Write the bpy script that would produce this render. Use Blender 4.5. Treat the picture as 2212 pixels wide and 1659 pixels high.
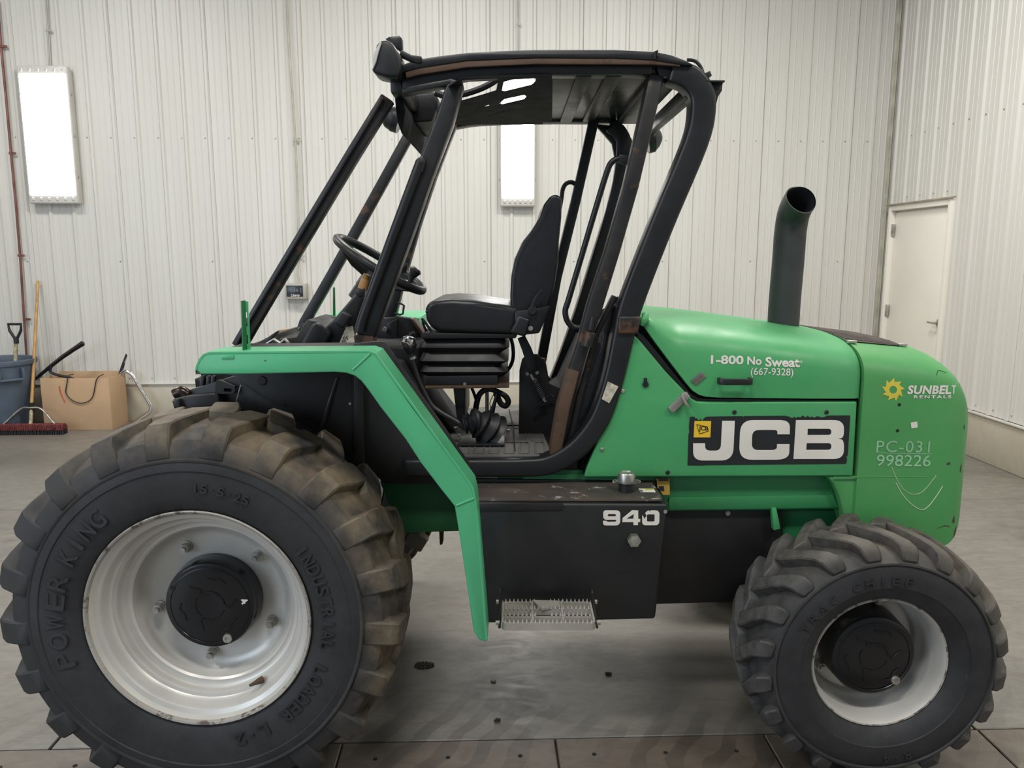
import bpy, bmesh, math, random
from mathutils import Vector, Matrix
from mathutils.bvhtree import BVHTree
random.seed(7)
PI = math.pi
for o in list(bpy.data.objects): bpy.data.objects.remove(o)
SC = bpy.context.scene
COL = SC.collection

# ------------------------------------------------------------------ camera
F = 1702.0; CX = 1106.0; CY = 829.5; H = 1.67; TH = math.radians(9.2)
cT, sT = math.cos(TH), math.sin(TH)
cam_d = bpy.data.cameras.new('camera'); cam = bpy.data.objects.new('camera', cam_d); COL.objects.link(cam)
cam_d.sensor_width = 36.0; cam_d.lens = 36.0 * F / 2212.0; cam_d.clip_start = 0.05
cam.location = (0, 0, H); cam.rotation_euler = (PI/2 - TH, 0, 0)
SC.camera = cam
# ------------------------------------------------------------------ world, view
W = bpy.data.worlds.new('world'); SC.world = W; W.use_nodes = True
W.node_tree.nodes['Background'].inputs[0].default_value = (0.80, 0.90, 1.0, 1)
W.node_tree.nodes['Background'].inputs[1].default_value = 0.24
SC.view_settings.view_transform = 'Standard'; SC.view_settings.look = 'None'
SC.view_settings.gamma = 1.0; SC.view_settings.exposure = 0.10; SC.view_settings.use_curve_mapping = False
SC.cycles.use_denoising = True
SC.cycles.max_bounces = 8; SC.cycles.diffuse_bounces = 4; SC.cycles.glossy_bounces = 4
# the shop's overhead strip lamps and the big daylight door behind the camera
def area(name, loc, rot, sx, sy, power, col):
    l = bpy.data.lights.new(name, 'AREA'); l.shape = 'RECTANGLE'; l.size = sx; l.size_y = sy
    l.energy = power; l.color = col
    o = bpy.data.objects.new(name, l); COL.objects.link(o); o.location = loc; o.rotation_euler = rot
    return o
WARM = (1.0, 0.972, 0.93)
for i, (x, y, pw) in enumerate([(-4.0, 0.3, 95), (-0.4, 0.3, 85), (2.8, 0.3, 80), (-4.4, 5.2, 88), (-0.9, 5.2, 100), (1.7, 4.6, 150)]):
    area('ceiling_lamp', (x, y, 4.93), (0, 0, 0), 1.25, 0.5, pw, WARM)
area('daylight_door', (-5.8, -2.6, 2.3), (PI/2, 0, -0.35), 4.0, 3.6, 150, (0.70, 0.84, 1.0))

# ------------------------------------------------------------------ projection helpers
def P(px, py, Y):
    u = (px-CX)/F; v = (py-CY)/F
    h = Y*(v*cT+sT)/(cT-v*sT); z = Y*cT+h*sT
    return Vector((u*z, Y, H-h))
def ray(px, py):
    u = (px-CX)/F; v = (py-CY)/F
    return Vector((u, cT-v*sT, -(v*cT+sT)))
CAM = Vector((0, 0, H))
RY = math.radians(2.03)
RM = Matrix.Rotation(RY, 4, 'Z')                 # room frame: a along the back wall, b away
BW = 8.093; AW = 4.104                           # back wall and right wall
def hit(px, py, n, d):
    r = ray(px, py); t = (d - n.dot(CAM))/n.dot(r); return CAM + r*t
def onfloor(px, py, Z=0): return hit(px, py, Vector((0, 0, 1)), Z)
NB = RM.to_3x3() @ Vector((0, 1, 0)); NA = RM.to_3x3() @ Vector((1, 0, 0))
def onback(px, py, b=BW):
    q = hit(px, py, NB, b); return (NA.dot(q), q.z)
def R3(a, b, z): return RM @ Vector((a, b, z))
def XZ(pts, Y): return [((lambda q: (q.x, q.z))(P(p[0], p[1], Y))) for p in pts]

# ------------------------------------------------------------------ materials
def srgb(r, g, b):
    f = lambda c: (c/255/12.92) if c/255 <= 0.04045 else ((c/255+0.055)/1.055)**2.4
    return (f(r), f(g), f(b))
class NT:
    def __init__(s, name):
        s.m = bpy.data.materials.new(name); s.m.use_nodes = True; s.t = s.m.node_tree; s.n = s.t.nodes; s.l = s.t.links
        s.b = s.n['Principled BSDF']; s.tc = s.n.new('ShaderNodeTexCoord')
    def noise(s, scale, detail=4, rough=0.55, stretch=None, dist=0.0, seed=0):
        mp = s.n.new('ShaderNodeMapping'); s.l.new(s.tc.outputs['Object'], mp.inputs[0])
        mp.inputs['Location'].default_value = (seed*3.1, seed*1.7, seed*0.9)
        if stretch: mp.inputs['Scale'].default_value = stretch
        t = s.n.new('ShaderNodeTexNoise'); t.inputs['Scale'].default_value = scale; t.inputs['Detail'].default_value = detail
        t.inputs['Roughness'].default_value = rough; t.inputs['Distortion'].default_value = dist
        s.l.new(mp.outputs[0], t.inputs['Vector']); return t.outputs['Fac']
    def ramp(s, fac, lo, hi, a=0.0, b=1.0):
        r = s.n.new('ShaderNodeMapRange'); r.inputs[1].default_value = lo; r.inputs[2].default_value = hi
        r.inputs[3].default_value = a; r.inputs[4].default_value = b; s.l.new(fac, r.inputs[0]); return r.outputs[0]
    def math(s, op, a, b=None):
        m = s.n.new('ShaderNodeMath'); m.operation = op
        for i, v in enumerate((a, b)):
            if v is None: continue
            if isinstance(v, (int, float)): m.inputs[i].default_value = v
            else: s.l.new(v, m.inputs[i])
        return m.outputs[0]
    def mix(s, fac, a, b):
        m = s.n.new('ShaderNodeMix'); m.data_type = 'RGBA'
        if isinstance(fac, (int, float)): m.inputs[0].default_value = fac
        else: s.l.new(fac, m.inputs[0])
        for i, v in ((6, a), (7, b)):
            if isinstance(v, tuple): m.inputs[i].default_value = (*v[:3], 1)
            else: s.l.new(v, m.inputs[i])
        return m.outputs[2]
    def col(s, v):
        if isinstance(v, tuple): s.b.inputs['Base Color'].default_value = (*v[:3], 1)
        else: s.l.new(v, s.b.inputs['Base Color'])
    def rough(s, v):
        if isinstance(v, (int, float)): s.b.inputs['Roughness'].default_value = v
        else: s.l.new(v, s.b.inputs['Roughness'])
    def bump(s, h, strength=0.3, dist=0.01):
        b = s.n.new('ShaderNodeBump'); b.inputs['Strength'].default_value = strength; b.inputs['Distance'].default_value = dist
        s.l.new(h, b.inputs['Height']); s.l.new(b.outputs[0], s.b.inputs['Normal'])
    def xyz(s):
        x = s.n.new('ShaderNodeSeparateXYZ'); s.l.new(s.tc.outputs['Object'], x.inputs[0]); return x.outputs

def simple(name, c, rough=0.5, metal=0.0, var=0.12, scale=6, spec=0.5, bump=0.0, bscale=60):
    t = NT(name); n = t.noise(scale)
    dark = tuple(x*(1-var*1.6) for x in c); lite = tuple(min(1, x*(1+var)) for x in c)
    t.col(t.mix(t.ramp(n, 0.3, 0.7), dark, lite)); t.b.inputs['Metallic'].default_value = metal
    t.rough(t.ramp(t.noise(scale*3, seed=2), 0.2, 0.8, max(0.05, rough-0.08), min(1, rough+0.1)))
    t.b.inputs['Specular IOR Level'].default_value = spec
    if bump: t.bump(t.noise(bscale), bump, 0.004)
    return t.m
def paint(name, c, rough=0.35, chip=None, chip_lo=0.62, chip_hi=0.66, cscale=5, dust=None, dust_amt=0.25, stretch=None, scratch=0.0, coat=0.0, spec=0.5):
    t = NT(name); base = t.mix(t.ramp(t.noise(2.2), 0.3, 0.7), tuple(x*0.90 for x in c), tuple(min(1, x*1.08) for x in c))
    if dust: base = t.mix(t.ramp(t.noise(3.5, 8, 0.65, seed=3), 0.45, 0.8, 0, dust_amt), base, dust)
    if scratch:
        sc = t.noise(14, 6, 0.7, (1, 1, 9), 1.5, seed=5)
        base = t.mix(t.ramp(sc, 0.68, 0.72, 0, scratch), base, (0.55, 0.55, 0.5))
    if chip: base = t.mix(t.ramp(t.noise(cscale, 9, 0.68, stretch, seed=1), chip_lo, chip_hi), base, chip)
    t.col(base); t.rough(t.ramp(t.noise(9, 6, seed=4), 0.25, 0.75, rough-0.07, rough+0.15))
    t.b.inputs['Coat Weight'].default_value = coat; t.b.inputs['Specular IOR Level'].default_value = spec
    t.bump(t.noise(180, 3), 0.05, 0.002)
    return t.m
M = {}
M['green'] = paint('green_paint', (0.060, 0.330, 0.118), 0.42, dust=(0.22, 0.36, 0.2), dust_amt=0.15)
M['green_fender'] = paint('fender_green_paint', (0.080, 0.420, 0.200), 0.33, dust=(0.3, 0.5, 0.35), dust_amt=0.1)
M['green_cowl'] = paint('cowl_green_paint', (0.070, 0.305, 0.092), 0.45, chip=(0.22, 0.08, 0.035), chip_lo=0.735, chip_hi=0.745, cscale=4, dust=(0.2, 0.3, 0.14), dust_amt=0.25)
M['green_mid'] = paint('rail_green_paint', (0.028, 0.20, 0.070), 0.5)
M['green_dark'] = paint('chassis_green_paint', (0.012, 0.135, 0.045), 0.5, dust=(0.05, 0.07, 0.04), dust_amt=0.3)
M['black'] = paint('black_paint', (0.009, 0.010, 0.012), 0.36, dust=(0.04, 0.038, 0.035), dust_amt=0.25, scratch=0.10)
M['black_rust'] = paint('rusty_black_paint', (0.011, 0.011, 0.012), 0.42, chip=(0.10, 0.045, 0.022), chip_lo=0.56, chip_hi=0.64, cscale=9, dust=(0.08, 0.07, 0.06), dust_amt=0.4, scratch=0.25)
M['rust'] = paint('rusted_steel', (0.075, 0.042, 0.026), 0.75, chip=(0.025, 0.022, 0.02), chip_lo=0.56, chip_hi=0.66, cscale=12, dust=(0.2, 0.13, 0.08), dust_amt=0.35)
M['tank'] = paint('tank_black_paint', (0.0095, 0.0105, 0.012), 0.42, dust=(0.03, 0.029, 0.027), dust_amt=0.5, scratch=0.10, chip=(0.12, 0.07, 0.045), chip_lo=0.74, chip_hi=0.78, cscale=3)
M['tank_top'] = paint('worn_tank_top', (0.045, 0.040, 0.037), 0.6, chip=(0.33, 0.31, 0.28), chip_lo=0.60, chip_hi=0.66, cscale=16, dust=(0.17, 0.11, 0.075), dust_amt=0.5)
M['liner'] = paint('dull_black_panel', (0.009, 0.009, 0.009), 0.48, dust=(0.028, 0.026, 0.022), dust_amt=0.5)
M['guard'] = simple('dull_black_guard', (0.007, 0.008, 0.010), 0.75, spec=0.2)
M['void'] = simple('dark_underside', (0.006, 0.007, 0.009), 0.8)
M['plastic'] = simple('black_plastic', (0.012, 0.013, 0.015), 0.42, var=0.2)
M['vinyl'] = simple('black_vinyl', (0.013, 0.014, 0.017), 0.36, var=0.15, bump=0.08, bscale=300)
M['bellows'] = simple('black_rubber_bellows', (0.010, 0.011, 0.012), 0.45, var=0.3)
M['hose'] = simple('black_hose', (0.014, 0.014, 0.015), 0.45)
M['exhaust'] = simple('matt_black_exhaust', (0.042, 0.044, 0.046), 0.6, var=0.12)
M['mat'] = paint('dusty_floor_mat', (0.085, 0.082, 0.077), 0.7, dust=(0.25, 0.235, 0.21), dust_amt=0.75)
M['steel'] = simple('bright_steel', (0.55, 0.53, 0.49), 0.36, 0.9, var=0.25, scale=14)
M['zinc'] = simple('dull_zinc', (0.46, 0.45, 0.41), 0.5, 0.75, var=0.3, scale=20)
M['alu'] = paint('cast_aluminium', (0.50, 0.475, 0.43), 0.5, dust=(0.2, 0.17, 0.13), dust_amt=0.6)
M['alu'].node_tree.nodes['Principled BSDF'].inputs['Metallic'].default_value = 0.45
M['chrome'] = simple('chrome', (0.8, 0.8, 0.8), 0.1, 1.0, var=0.05)
M['rim'] = paint('silver_rim_paint', (0.60, 0.585, 0.55), 0.33, chip=(0.16, 0.14, 0.115), chip_lo=0.735, chip_hi=0.75, cscale=7, dust=(0.34, 0.31, 0.27), dust_amt=0.30)
M['rim'].node_tree.nodes['Principled BSDF'].inputs['Metallic'].default_value = 0.30
M['rim_edge'] = paint('worn_rim_edge', (0.33, 0.31, 0.28), 0.45, chip=(0.10, 0.075, 0.06), chip_lo=0.53, chip_hi=0.60, cscale=26, dust=(0.5, 0.48, 0.44), dust_amt=0.6)
M['hub'] = simple('gloss_black_hub', (0.009, 0.010, 0.012), 0.20, var=0.3, scale=5)
M['hub_dusty'] = paint('dusty_black_hub', (0.010, 0.011, 0.012), 0.4, chip=(0.16, 0.145, 0.12), chip_lo=0.52, chip_hi=0.66, cscale=9)
M['white'] = simple('white_decal', (0.74, 0.70, 0.64), 0.5, var=0.05)
M['white_fade'] = simple('faded_white_decal', (0.42, 0.58, 0.44), 0.5, var=0.1)
M['pale_green'] = simple('pale_green_ghost_lettering', (0.27, 0.50, 0.30), 0.5, var=0.15)
M['decal_black'] = paint('black_decal', (0.014, 0.017, 0.019), 0.45, scratch=0.05)
M['yellow'] = simple('yellow_decal', (0.78, 0.50, 0.03), 0.45, var=0.05)
M['sun'] = simple('sun_yellow_decal', (0.66, 0.55, 0.07), 0.45, var=0.05)
M['warn'] = paint('worn_yellow_label', (0.50, 0.33, 0.06), 0.5, chip=(0.03, 0.1, 0.04), chip_lo=0.6, chip_hi=0.63, cscale=30)
M['grille'] = simple('dusty_grille', (0.085, 0.068, 0.058), 0.75, var=0.25, scale=30)
M['cream'] = simple('worn_cream_sticker', (0.55, 0.50, 0.40), 0.6, var=0.3, scale=60)
M['brown'] = simple('tan_grip', (0.36, 0.19, 0.055), 0.5, var=0.15)
M['scratch'] = simple('bare_scratch', (0.60, 0.66, 0.46), 0.5)
M['cardboard'] = simple('cardboard', (0.50, 0.335, 0.20), 0.85, var=0.07, scale=3)
M['redmark'] = simple('red_marker', (0.55, 0.05, 0.03), 0.7)
M['bin'] = simple('grey_blue_plastic', (0.085, 0.115, 0.155), 0.5, var=0.1)
M['wood'] = simple('varnished_wood', (0.48, 0.27, 0.09), 0.45, var=0.2, scale=10)
M['tape'] = simple('taped_wood', (0.42, 0.38, 0.24), 0.6, var=0.4, scale=30)
M['bristle_red'] = simple('red_bristles', (0.16, 0.03, 0.03), 0.85, var=0.5, scale=60)
M['bristle_black'] = simple('black_bristles', (0.022, 0.022, 0.026), 0.85, var=0.5, scale=60)
M['pipe_red'] = simple('reddish_copper_pipe', (0.21, 0.085, 0.07), 0.45, 0.3, var=0.25)
M['conduit'] = simple('galvanised_conduit', (0.40, 0.40, 0.36), 0.5, 0.3, var=0.15)
M['conduit_cream'] = simple('cream_conduit', (0.48, 0.46, 0.38), 0.5, var=0.15)
M['box_grey'] = simple('beige_grey_enclosure', (0.40, 0.38, 0.33), 0.55, var=0.1)
M['door'] = simple('cream_door_paint', (0.82, 0.785, 0.71), 0.5, var=0.03, scale=2)
M['ceil'] = simple('white_ceiling', (0.6, 0.6, 0.58), 0.7)
M['debris'] = simple('dirt_crumbs', (0.05, 0.045, 0.04), 0.9, var=0.5, scale=60)
M['plank'] = simple('raw_plank', (0.36, 0.25, 0.16), 0.7, var=0.2)
M['yellow_wire'] = simple('yellow_wire', (0.5, 0.42, 0.05), 0.5)
M['red_strip'] = simple('red_plastic', (0.35, 0.03, 0.03), 0.4)
M['glass_lamp'] = simple('lamp_glass', (0.62, 0.62, 0.6), 0.12, 0.2, var=0.05)
def mk_emit(name, c, s):
    t = NT(name); t.b.inputs['Emission Color'].default_value = (*c, 1); t.b.inputs['Emission Strength'].default_value = s
    t.col((0.8, 0.8, 0.8)); t.rough(0.5); return t.m
M['emit'] = mk_emit('lit_tubes', (1.0, 0.985, 0.97), 9.0)
M['lens'] = simple('lamp_housing_plastic', (0.60, 0.58, 0.54), 0.35, var=0.05)
def mk_siding():
    t = NT('white_siding')
    streak = t.noise(1.3, 3, 0.5, (3, 3, 0.4))
    c = t.mix(t.ramp(streak, 0.35, 0.7), (0.615, 0.60, 0.555), (0.65, 0.64, 0.60))
    c = t.mix(t.ramp(t.noise(26, 3, seed=6), 0.80, 0.81, 0, 0.6), c, (0.25, 0.24, 0.2))
    t.col(c); t.rough(0.42); return t.m
M['siding'] = mk_siding()
def mk_concrete(name, a, b, c2, spk=0.5, tread=False):
    t = NT(name)
    big = t.noise(0.9, 8, 0.6, (1, 1.6, 1), 0.6); fine = t.noise(9, 9, 0.7, (1, 2.2, 1), 0.8, seed=2); sp = t.noise(34, 4, 0.6, seed=4)
    c = t.mix(t.ramp(big, 0.32, 0.68), a, b)
    c = t.mix(t.ramp(fine, 0.40, 0.75, 0, 0.6), c, c2)
    c = t.mix(t.ramp(sp, 0.70, 0.76, 0, spk), c, tuple(x*0.35 for x in a))
    if tread:
        X = t.xyz()
        wv = t.n.new('ShaderNodeTexWave'); wv.wave_type = 'BANDS'; wv.bands_direction = 'X'
        wv.inputs['Scale'].default_value = 2.6; wv.inputs['Distortion'].default_value = 3.5; wv.inputs['Detail'].default_value = 2; wv.inputs['Detail Scale'].default_value = 1.4
        mp = t.n.new('ShaderNodeMapping'); mp.inputs['Rotation'].default_value = (0, 0, 0.5); t.l.new(t.tc.outputs['Object'], mp.inputs[0]); t.l.new(mp.outputs[0], wv.inputs[0])
        band = t.math('MULTIPLY', t.ramp(X[1], 2.20, 2.32), t.ramp(X[1], 2.95, 2.72))
        br = t.ramp(t.noise(2.0, 4, seed=9), 0.42, 0.60)
        f = t.math('MULTIPLY', t.math('MULTIPLY', t.ramp(wv.outputs['Fac'], 0.52, 0.60, 0, 0.55), band), br)
        c = t.mix(f, c, tuple(x*0.45 for x in a))
        st = t.ramp(t.noise(1.6, 6, 0.6, seed=12), 0.60, 0.70, 0, 0.5)
        c = t.mix(st, c, tuple(x*0.45 for x in a))
    t.col(c); t.b.inputs['Specular IOR Level'].default_value = 0.65; t.rough(t.ramp(fine, 0.3, 0.7, 0.30, 0.48)); t.bump(t.noise(60, 6), 0.08, 0.002); return t.m
M['concrete'] = mk_concrete('shop_floor_concrete', (0.155, 0.142, 0.122), (0.230, 0.215, 0.188), (0.105, 0.095, 0.080), tread=True)
M['cover'] = mk_concrete('trench_cover_concrete', (0.120, 0.096, 0.074), (0.170, 0.142, 0.112), (0.066, 0.050, 0.038), tread=True)
M['curb'] = mk_concrete('cream_curb_concrete', (0.46, 0.42, 0.33), (0.53, 0.49, 0.40), (0.40, 0.36, 0.28), 0.3)
M['gap'] = simple('joint_dirt', (0.03, 0.026, 0.02), 0.9)
def mk_rubber(name, cx, cz, rr, amt, dcol=(0.052, 0.051, 0.050), dmax=0.55, base=(0.015, 0.0155, 0.0172)):
    t = NT(name); gp_n = t.n.new('ShaderNodeNewGeometry'); t.tc = type('W', (), {'outputs': {'Object': gp_n.outputs['Position']}})
    X = t.xyz()
    dx = t.math('SUBTRACT', X[0], cx); dz = t.math('SUBTRACT', X[2], cz)
    r = t.math('SQRT', t.math('ADD', t.math('MULTIPLY', dx, dx), t.math('MULTIPLY', dz, dz)))
    direc = t.math('ADD', t.math('MULTIPLY', dx, 0.8), t.math('MULTIPLY', dz, 0.75))
    outer = t.ramp(r, rr-0.05, rr+0.05)
    n1 = t.ramp(t.noise(5, 8, 0.65, seed=1), 0.36, 0.56); n2 = t.ramp(t.noise(22, 6, 0.7, seed=2), 0.3, 0.75)
    mud = t.math('MULTIPLY', t.math('MULTIPLY', outer, t.ramp(direc, -0.08, 0.34)), t.math('MULTIPLY', n1, t.ramp(n2, 0, 1, 0.45, 1.0)))
    c = t.mix(t.ramp(t.noise(6, 8, 0.7, seed=3), 0.35, 0.75), base, tuple(x*2.3 for x in base))
    c = t.mix(t.math('MULTIPLY', outer, t.ramp(n2, 0, 1, 0.1, dmax)), c, dcol)
    c = t.mix(t.math('MULTIPLY', mud, amt), c, (0.27, 0.205, 0.125))
    sc = t.ramp(t.noise(9, 8, 0.8, (1, 1, 1), 2.5, seed=8), 0.66, 0.70, 0, 0.4)
    c = t.mix(sc, c, (0.14, 0.14, 0.14))
    t.col(c); t.rough(t.ramp(n2, 0, 1, 0.55, 0.8)); t.bump(t.noise(45, 8, 0.7), 0.25, 0.003); return t.m
XF, ZF, XR, ZR = -0.935, 0.603, 1.149, 0.416
M['rub_f'] = mk_rubber('muddy_front_rubber', XF, ZF, 0.52, 0.72)
M['rub_r'] = mk_rubber('worn_rear_rubber', XR, ZR, 0.36, 0.30, (0.125, 0.118, 0.108), 0.80)
M['rub_side'] = mk_rubber('black_sidewall_rubber', 50, 0, 900, 0)

# ------------------------------------------------------------------ object helpers
WM = {}
def reg(o, parent, Mw=None):
    Mw = Mw or Matrix.Identity(4); WM[o.name] = Mw
    COL.objects.link(o)
    if parent is not None:
        o.parent = parent; o.matrix_parent_inverse = WM[parent.name].inverted()
    o.matrix_basis = Mw
    return o
def empty(name, loc=(0, 0, 0), rz=0.0, **kw):
    o = bpy.data.objects.new(name, None); o.empty_display_size = 0.1
    reg(o, None, Matrix.Translation(loc) @ Matrix.Rotation(rz, 4, 'Z')); tag(o, **kw); return o
def tag(o, label=None, cat=None, group=None, kind=None):
    if label: o['label'] = label
    if cat: o['category'] = cat
    if group: o['group'] = group
    if kind: o['kind'] = kind
    return o
def obj(name, me, mat=None, parent=None, Mw=None, smooth=35, **kw):
    if isinstance(me, bmesh.types.BMesh):
        bm = me; me = bpy.data.meshes.new(name); bm.normal_update(); bm.to_mesh(me); bm.free()
    o = bpy.data.objects.new(name, me)
    if mat is not None and not len(me.materials): me.materials.append(M[mat] if isinstance(mat, str) else mat)
    if smooth: me.shade_smooth(); me.set_sharp_from_angle(angle=math.radians(smooth))
    reg(o, parent, Mw); tag(o, **kw); return o
def copy(o, parent, Mw, **kw):
    c = bpy.data.objects.new(o.name.split('.')[0], o.data); reg(c, parent, Mw); tag(c, **kw); return c

# ------------------------------------------------------------------ mesh builders
def bevel_bm(bm, w, seg=2, ang=30):
    if w <= 0: return
    es = [e for e in bm.edges if len(e.link_faces) == 2 and e.calc_face_angle(0) > math.radians(ang)]
    bmesh.ops.bevel(bm, geom=es, offset=w, segments=seg, affect='EDGES', profile=0.5, clamp_overlap=True)
def prism(xz, y0, y1, bev=0.0, seg=2, bm=None):
    own = bm is None; b = bmesh.new()
    n = len(xz)
    A = [b.verts.new((x, y0, z)) for x, z in xz]; B = [b.verts.new((x, y1, z)) for x, z in xz]
    b.faces.new(A); b.faces.new(B[::-1])
    for i in range(n): b.faces.new((A[(i+1) % n], A[i], B[i], B[(i+1) % n]))
    bmesh.ops.recalc_face_normals(b, faces=b.faces)
    bevel_bm(b, bev, seg)
    if own: return b
    join(bm, b); return bm
def join(dst, src, Mx=None):
    me = bpy.data.meshes.new('t'); src.to_mesh(me); src.free()
    if Mx is not None: me.transform(Mx)
    dst.from_mesh(me); bpy.data.meshes.remove(me); return dst
def pp(px, Y0, Y1, bev=0.004, seg=2, bm=None): return prism(XZ(px, Y0), Y0, Y1, bev, seg, bm)
def box(c, s, bev=0.0, seg=2, bm=None, rot=None):
    b = bmesh.new(); bmesh.ops.create_cube(b, size=1.0)
    bmesh.ops.scale(b, vec=Vector(s), verts=b.verts)
    bevel_bm(b, bev, seg)
    Mx = Matrix.Translation(c) @ (rot.to_4x4() if rot is not None else Matrix.Identity(4))
    bmesh.ops.transform(b, matrix=Mx, verts=b.verts)
    if bm is None: return b
    join(bm, b); return bm
def smooth_path(pts, n=6):
    pts = [Vector(p) for p in pts]
    if len(pts) < 3: return pts
    out = []; Q = [pts[0]*2-pts[1]] + pts + [pts[-1]*2-pts[-2]]
    for i in range(1, len(Q)-2):
        p0, p1, p2, p3 = Q[i-1:i+3]
        for k in range(n):
            t = k/n
            out.append(0.5*((2*p1)+(p2-p0)*t+(2*p0-5*p1+4*p2-p3)*t*t+(3*p1-p0-3*p2+p3)*t**3))
    out.append(pts[-1]); return out
def tube(path, r, seg=10, smooth=0, bm=None, caps=True, squash=None):
    if isinstance(r, (list, tuple)) and smooth and len(path) > 2:
        r = [x for i in range(len(r)-1) for x in [r[i]+(r[i+1]-r[i])*k/smooth for k in range(smooth)]]+[r[-1]]
    path = smooth_path(path, smooth) if smooth else [Vector(p) for p in path]
    b = bm if bm is not None else bmesh.new(); rings = []; n = len(path)
    up = None
    for i, p in enumerate(path):
        d = (path[min(i+1, n-1)] - path[max(i-1, 0)]).normalized()
        if up is None: up = Vector((0, 1, 0)) if abs(d.y) < 0.9 else Vector((0, 0, 1))
        s = d.cross(up)
        if s.length < 1e-5: s = d.orthogonal()
        s.normalize(); up = s.cross(d).normalized()
        rr = r[i] if isinstance(r, (list, tuple)) else r
        rings.append([b.verts.new(p + (s*math.cos(2*PI*k/seg) + up*math.sin(2*PI*k/seg)*(squash or 1))*rr) for k in range(seg)])
    for i in range(n-1):
        for k in range(seg):
            b.faces.new((rings[i][k], rings[i][(k+1) % seg], rings[i+1][(k+1) % seg], rings[i+1][k]))
    if caps: b.faces.new(rings[0][::-1]); b.faces.new(rings[-1])
    return b
def bar(path, wid, Y0, Y1, bev=0.006, seg=2, smooth=0, px=True, bm=None):
    """flat-sided tube following a path in the XZ plane (path given at depth Y0)"""
    pts = [Vector((*q, 0)) for q in (XZ(path, Y0) if px else path)]
    ws = wid if isinstance(wid, (list, tuple)) else [wid]*len(pts)
    if smooth:
        pw = smooth_path([Vector((p.x, p.y, w)) for p, w in zip(pts, ws)], smooth); pts = [Vector((p.x, p.y, 0)) for p in pw]; ws = [p.z for p in pw]
    L, R = [], []; n = len(pts)
    for i, p in enumerate(pts):
        d0 = (pts[i]-pts[i-1]).normalized() if i else None; d1 = (pts[i+1]-pts[i]).normalized() if i < n-1 else None
        d = ((d0 or d1)+(d1 or d0)).normalized(); nn = Vector((-d.y, d.x, 0))
        k = 1/max(0.5, nn.dot(Vector((-(d1 or d0).y, (d1 or d0).x, 0))))
        L.append(p+nn*ws[i]/2*k); R.append(p-nn*ws[i]/2*k)
    poly = [(q.x, q.y) for q in L] + [(q.x, q.y) for q in R[::-1]]
    b = bmesh.new()
    n2 = len(L)
    vs = {}
    for s, y in ((0, Y0), (1, Y1)):
        for i in range(n2):
            vs[(s, 'L', i)] = b.verts.new((L[i].x, y, L[i].y)); vs[(s, 'R', i)] = b.verts.new((R[i].x, y, R[i].y))
    for i in range(n2-1):
        b.faces.new((vs[0, 'L', i], vs[0, 'R', i], vs[0, 'R', i+1], vs[0, 'L', i+1]))
        b.faces.new((vs[1, 'L', i+1], vs[1, 'R', i+1], vs[1, 'R', i], vs[1, 'L', i]))
        b.faces.new((vs[0, 'L', i], vs[0, 'L', i+1], vs[1, 'L', i+1], vs[1, 'L', i]))
        b.faces.new((vs[0, 'R', i+1], vs[0, 'R', i], vs[1, 'R', i], vs[1, 'R', i+1]))
    for i in (0, n2-1): b.faces.new((vs[0, 'L', i], vs[1, 'L', i], vs[1, 'R', i], vs[0, 'R', i]))
    bmesh.ops.recalc_face_normals(b, faces=b.faces)
    bevel_bm(b, bev, seg, 40)
    if bm is None: return b
    join(bm, b); return bm
def lathe(prof, cx, cz, seg=96, y_off=0.0, bm=None, a0=0.0):
    b = bm if bm is not None else bmesh.new(); rings = []
    for r, y in prof:
        if r < 1e-4: rings.append([b.verts.new((cx, y+y_off, cz))]*seg)
        else: rings.append([b.verts.new((cx+r*math.cos(a0+2*PI*k/seg), y+y_off, cz+r*math.sin(a0+2*PI*k/seg))) for k in range(seg)])
    for i in range(len(prof)-1):
        for k in range(seg):
            q = [rings[i][k], rings[i][(k+1) % seg], rings[i+1][(k+1) % seg], rings[i+1][k]]
            u = []
            for v in q:
                if v not in u: u.append(v)
            if len(u) > 2:
                try: b.faces.new(u)
                except ValueError: pass
    return b
def roundpoly(pts, n=6):
    out = []; m = len(pts)
    for i, p in enumerate(pts):
        r = p[2] if len(p) > 2 else 0; v = Vector(p[:2])
        if r <= 0: out.append(v); continue
        a = Vector(pts[i-1][:2]); c = Vector(pts[(i+1) % m][:2])
        da = (a-v); dc = (c-v); ra = min(r, da.length*0.499); rc = min(r, dc.length*0.499)
        s = v+da.normalized()*ra; e = v+dc.normalized()*rc
        for k in range(n+1):
            t = k/n; out.append(s*(1-t)**2+v*2*t*(1-t)+e*t*t)
    return [(q.x, q.y) for q in out]
def curve_mesh(cu, thick):
    cu.dimensions = '2D'; cu.fill_mode = 'BOTH'; cu.extrude = thick/2
    o = bpy.data.objects.new('t', cu); COL.objects.link(o)
    dg = bpy.context.evaluated_depsgraph_get(); me = bpy.data.meshes.new_from_object(o.evaluated_get(dg), depsgraph=dg)
    bpy.data.objects.remove(o); bpy.data.curves.remove(cu)
    return me
def shape2d(polys, thick):
    cu = bpy.data.curves.new('s', 'CURVE')
    for pl in polys:
        sp = cu.splines.new('POLY'); sp.points.add(len(pl)-1); sp.use_cyclic_u = True
        for q, p in zip(sp.points, pl): q.co = (p[0], p[1], 0, 1)
    return curve_mesh(cu, thick)
def stand(me, Y):        # curve plane (x,y) -> (X, Z) at depth Y, front towards the camera
    me.transform(Matrix.Translation((0, Y, 0)) @ Matrix.Rotation(PI/2, 4, 'X')); return me
def pshape(polys, Y, thick=0.0):   # polygons in pixels, holes allowed, as a thin sheet at depth Y
    return stand(shape2d([XZ(p, Y) for p in polys], thick), Y)
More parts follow.
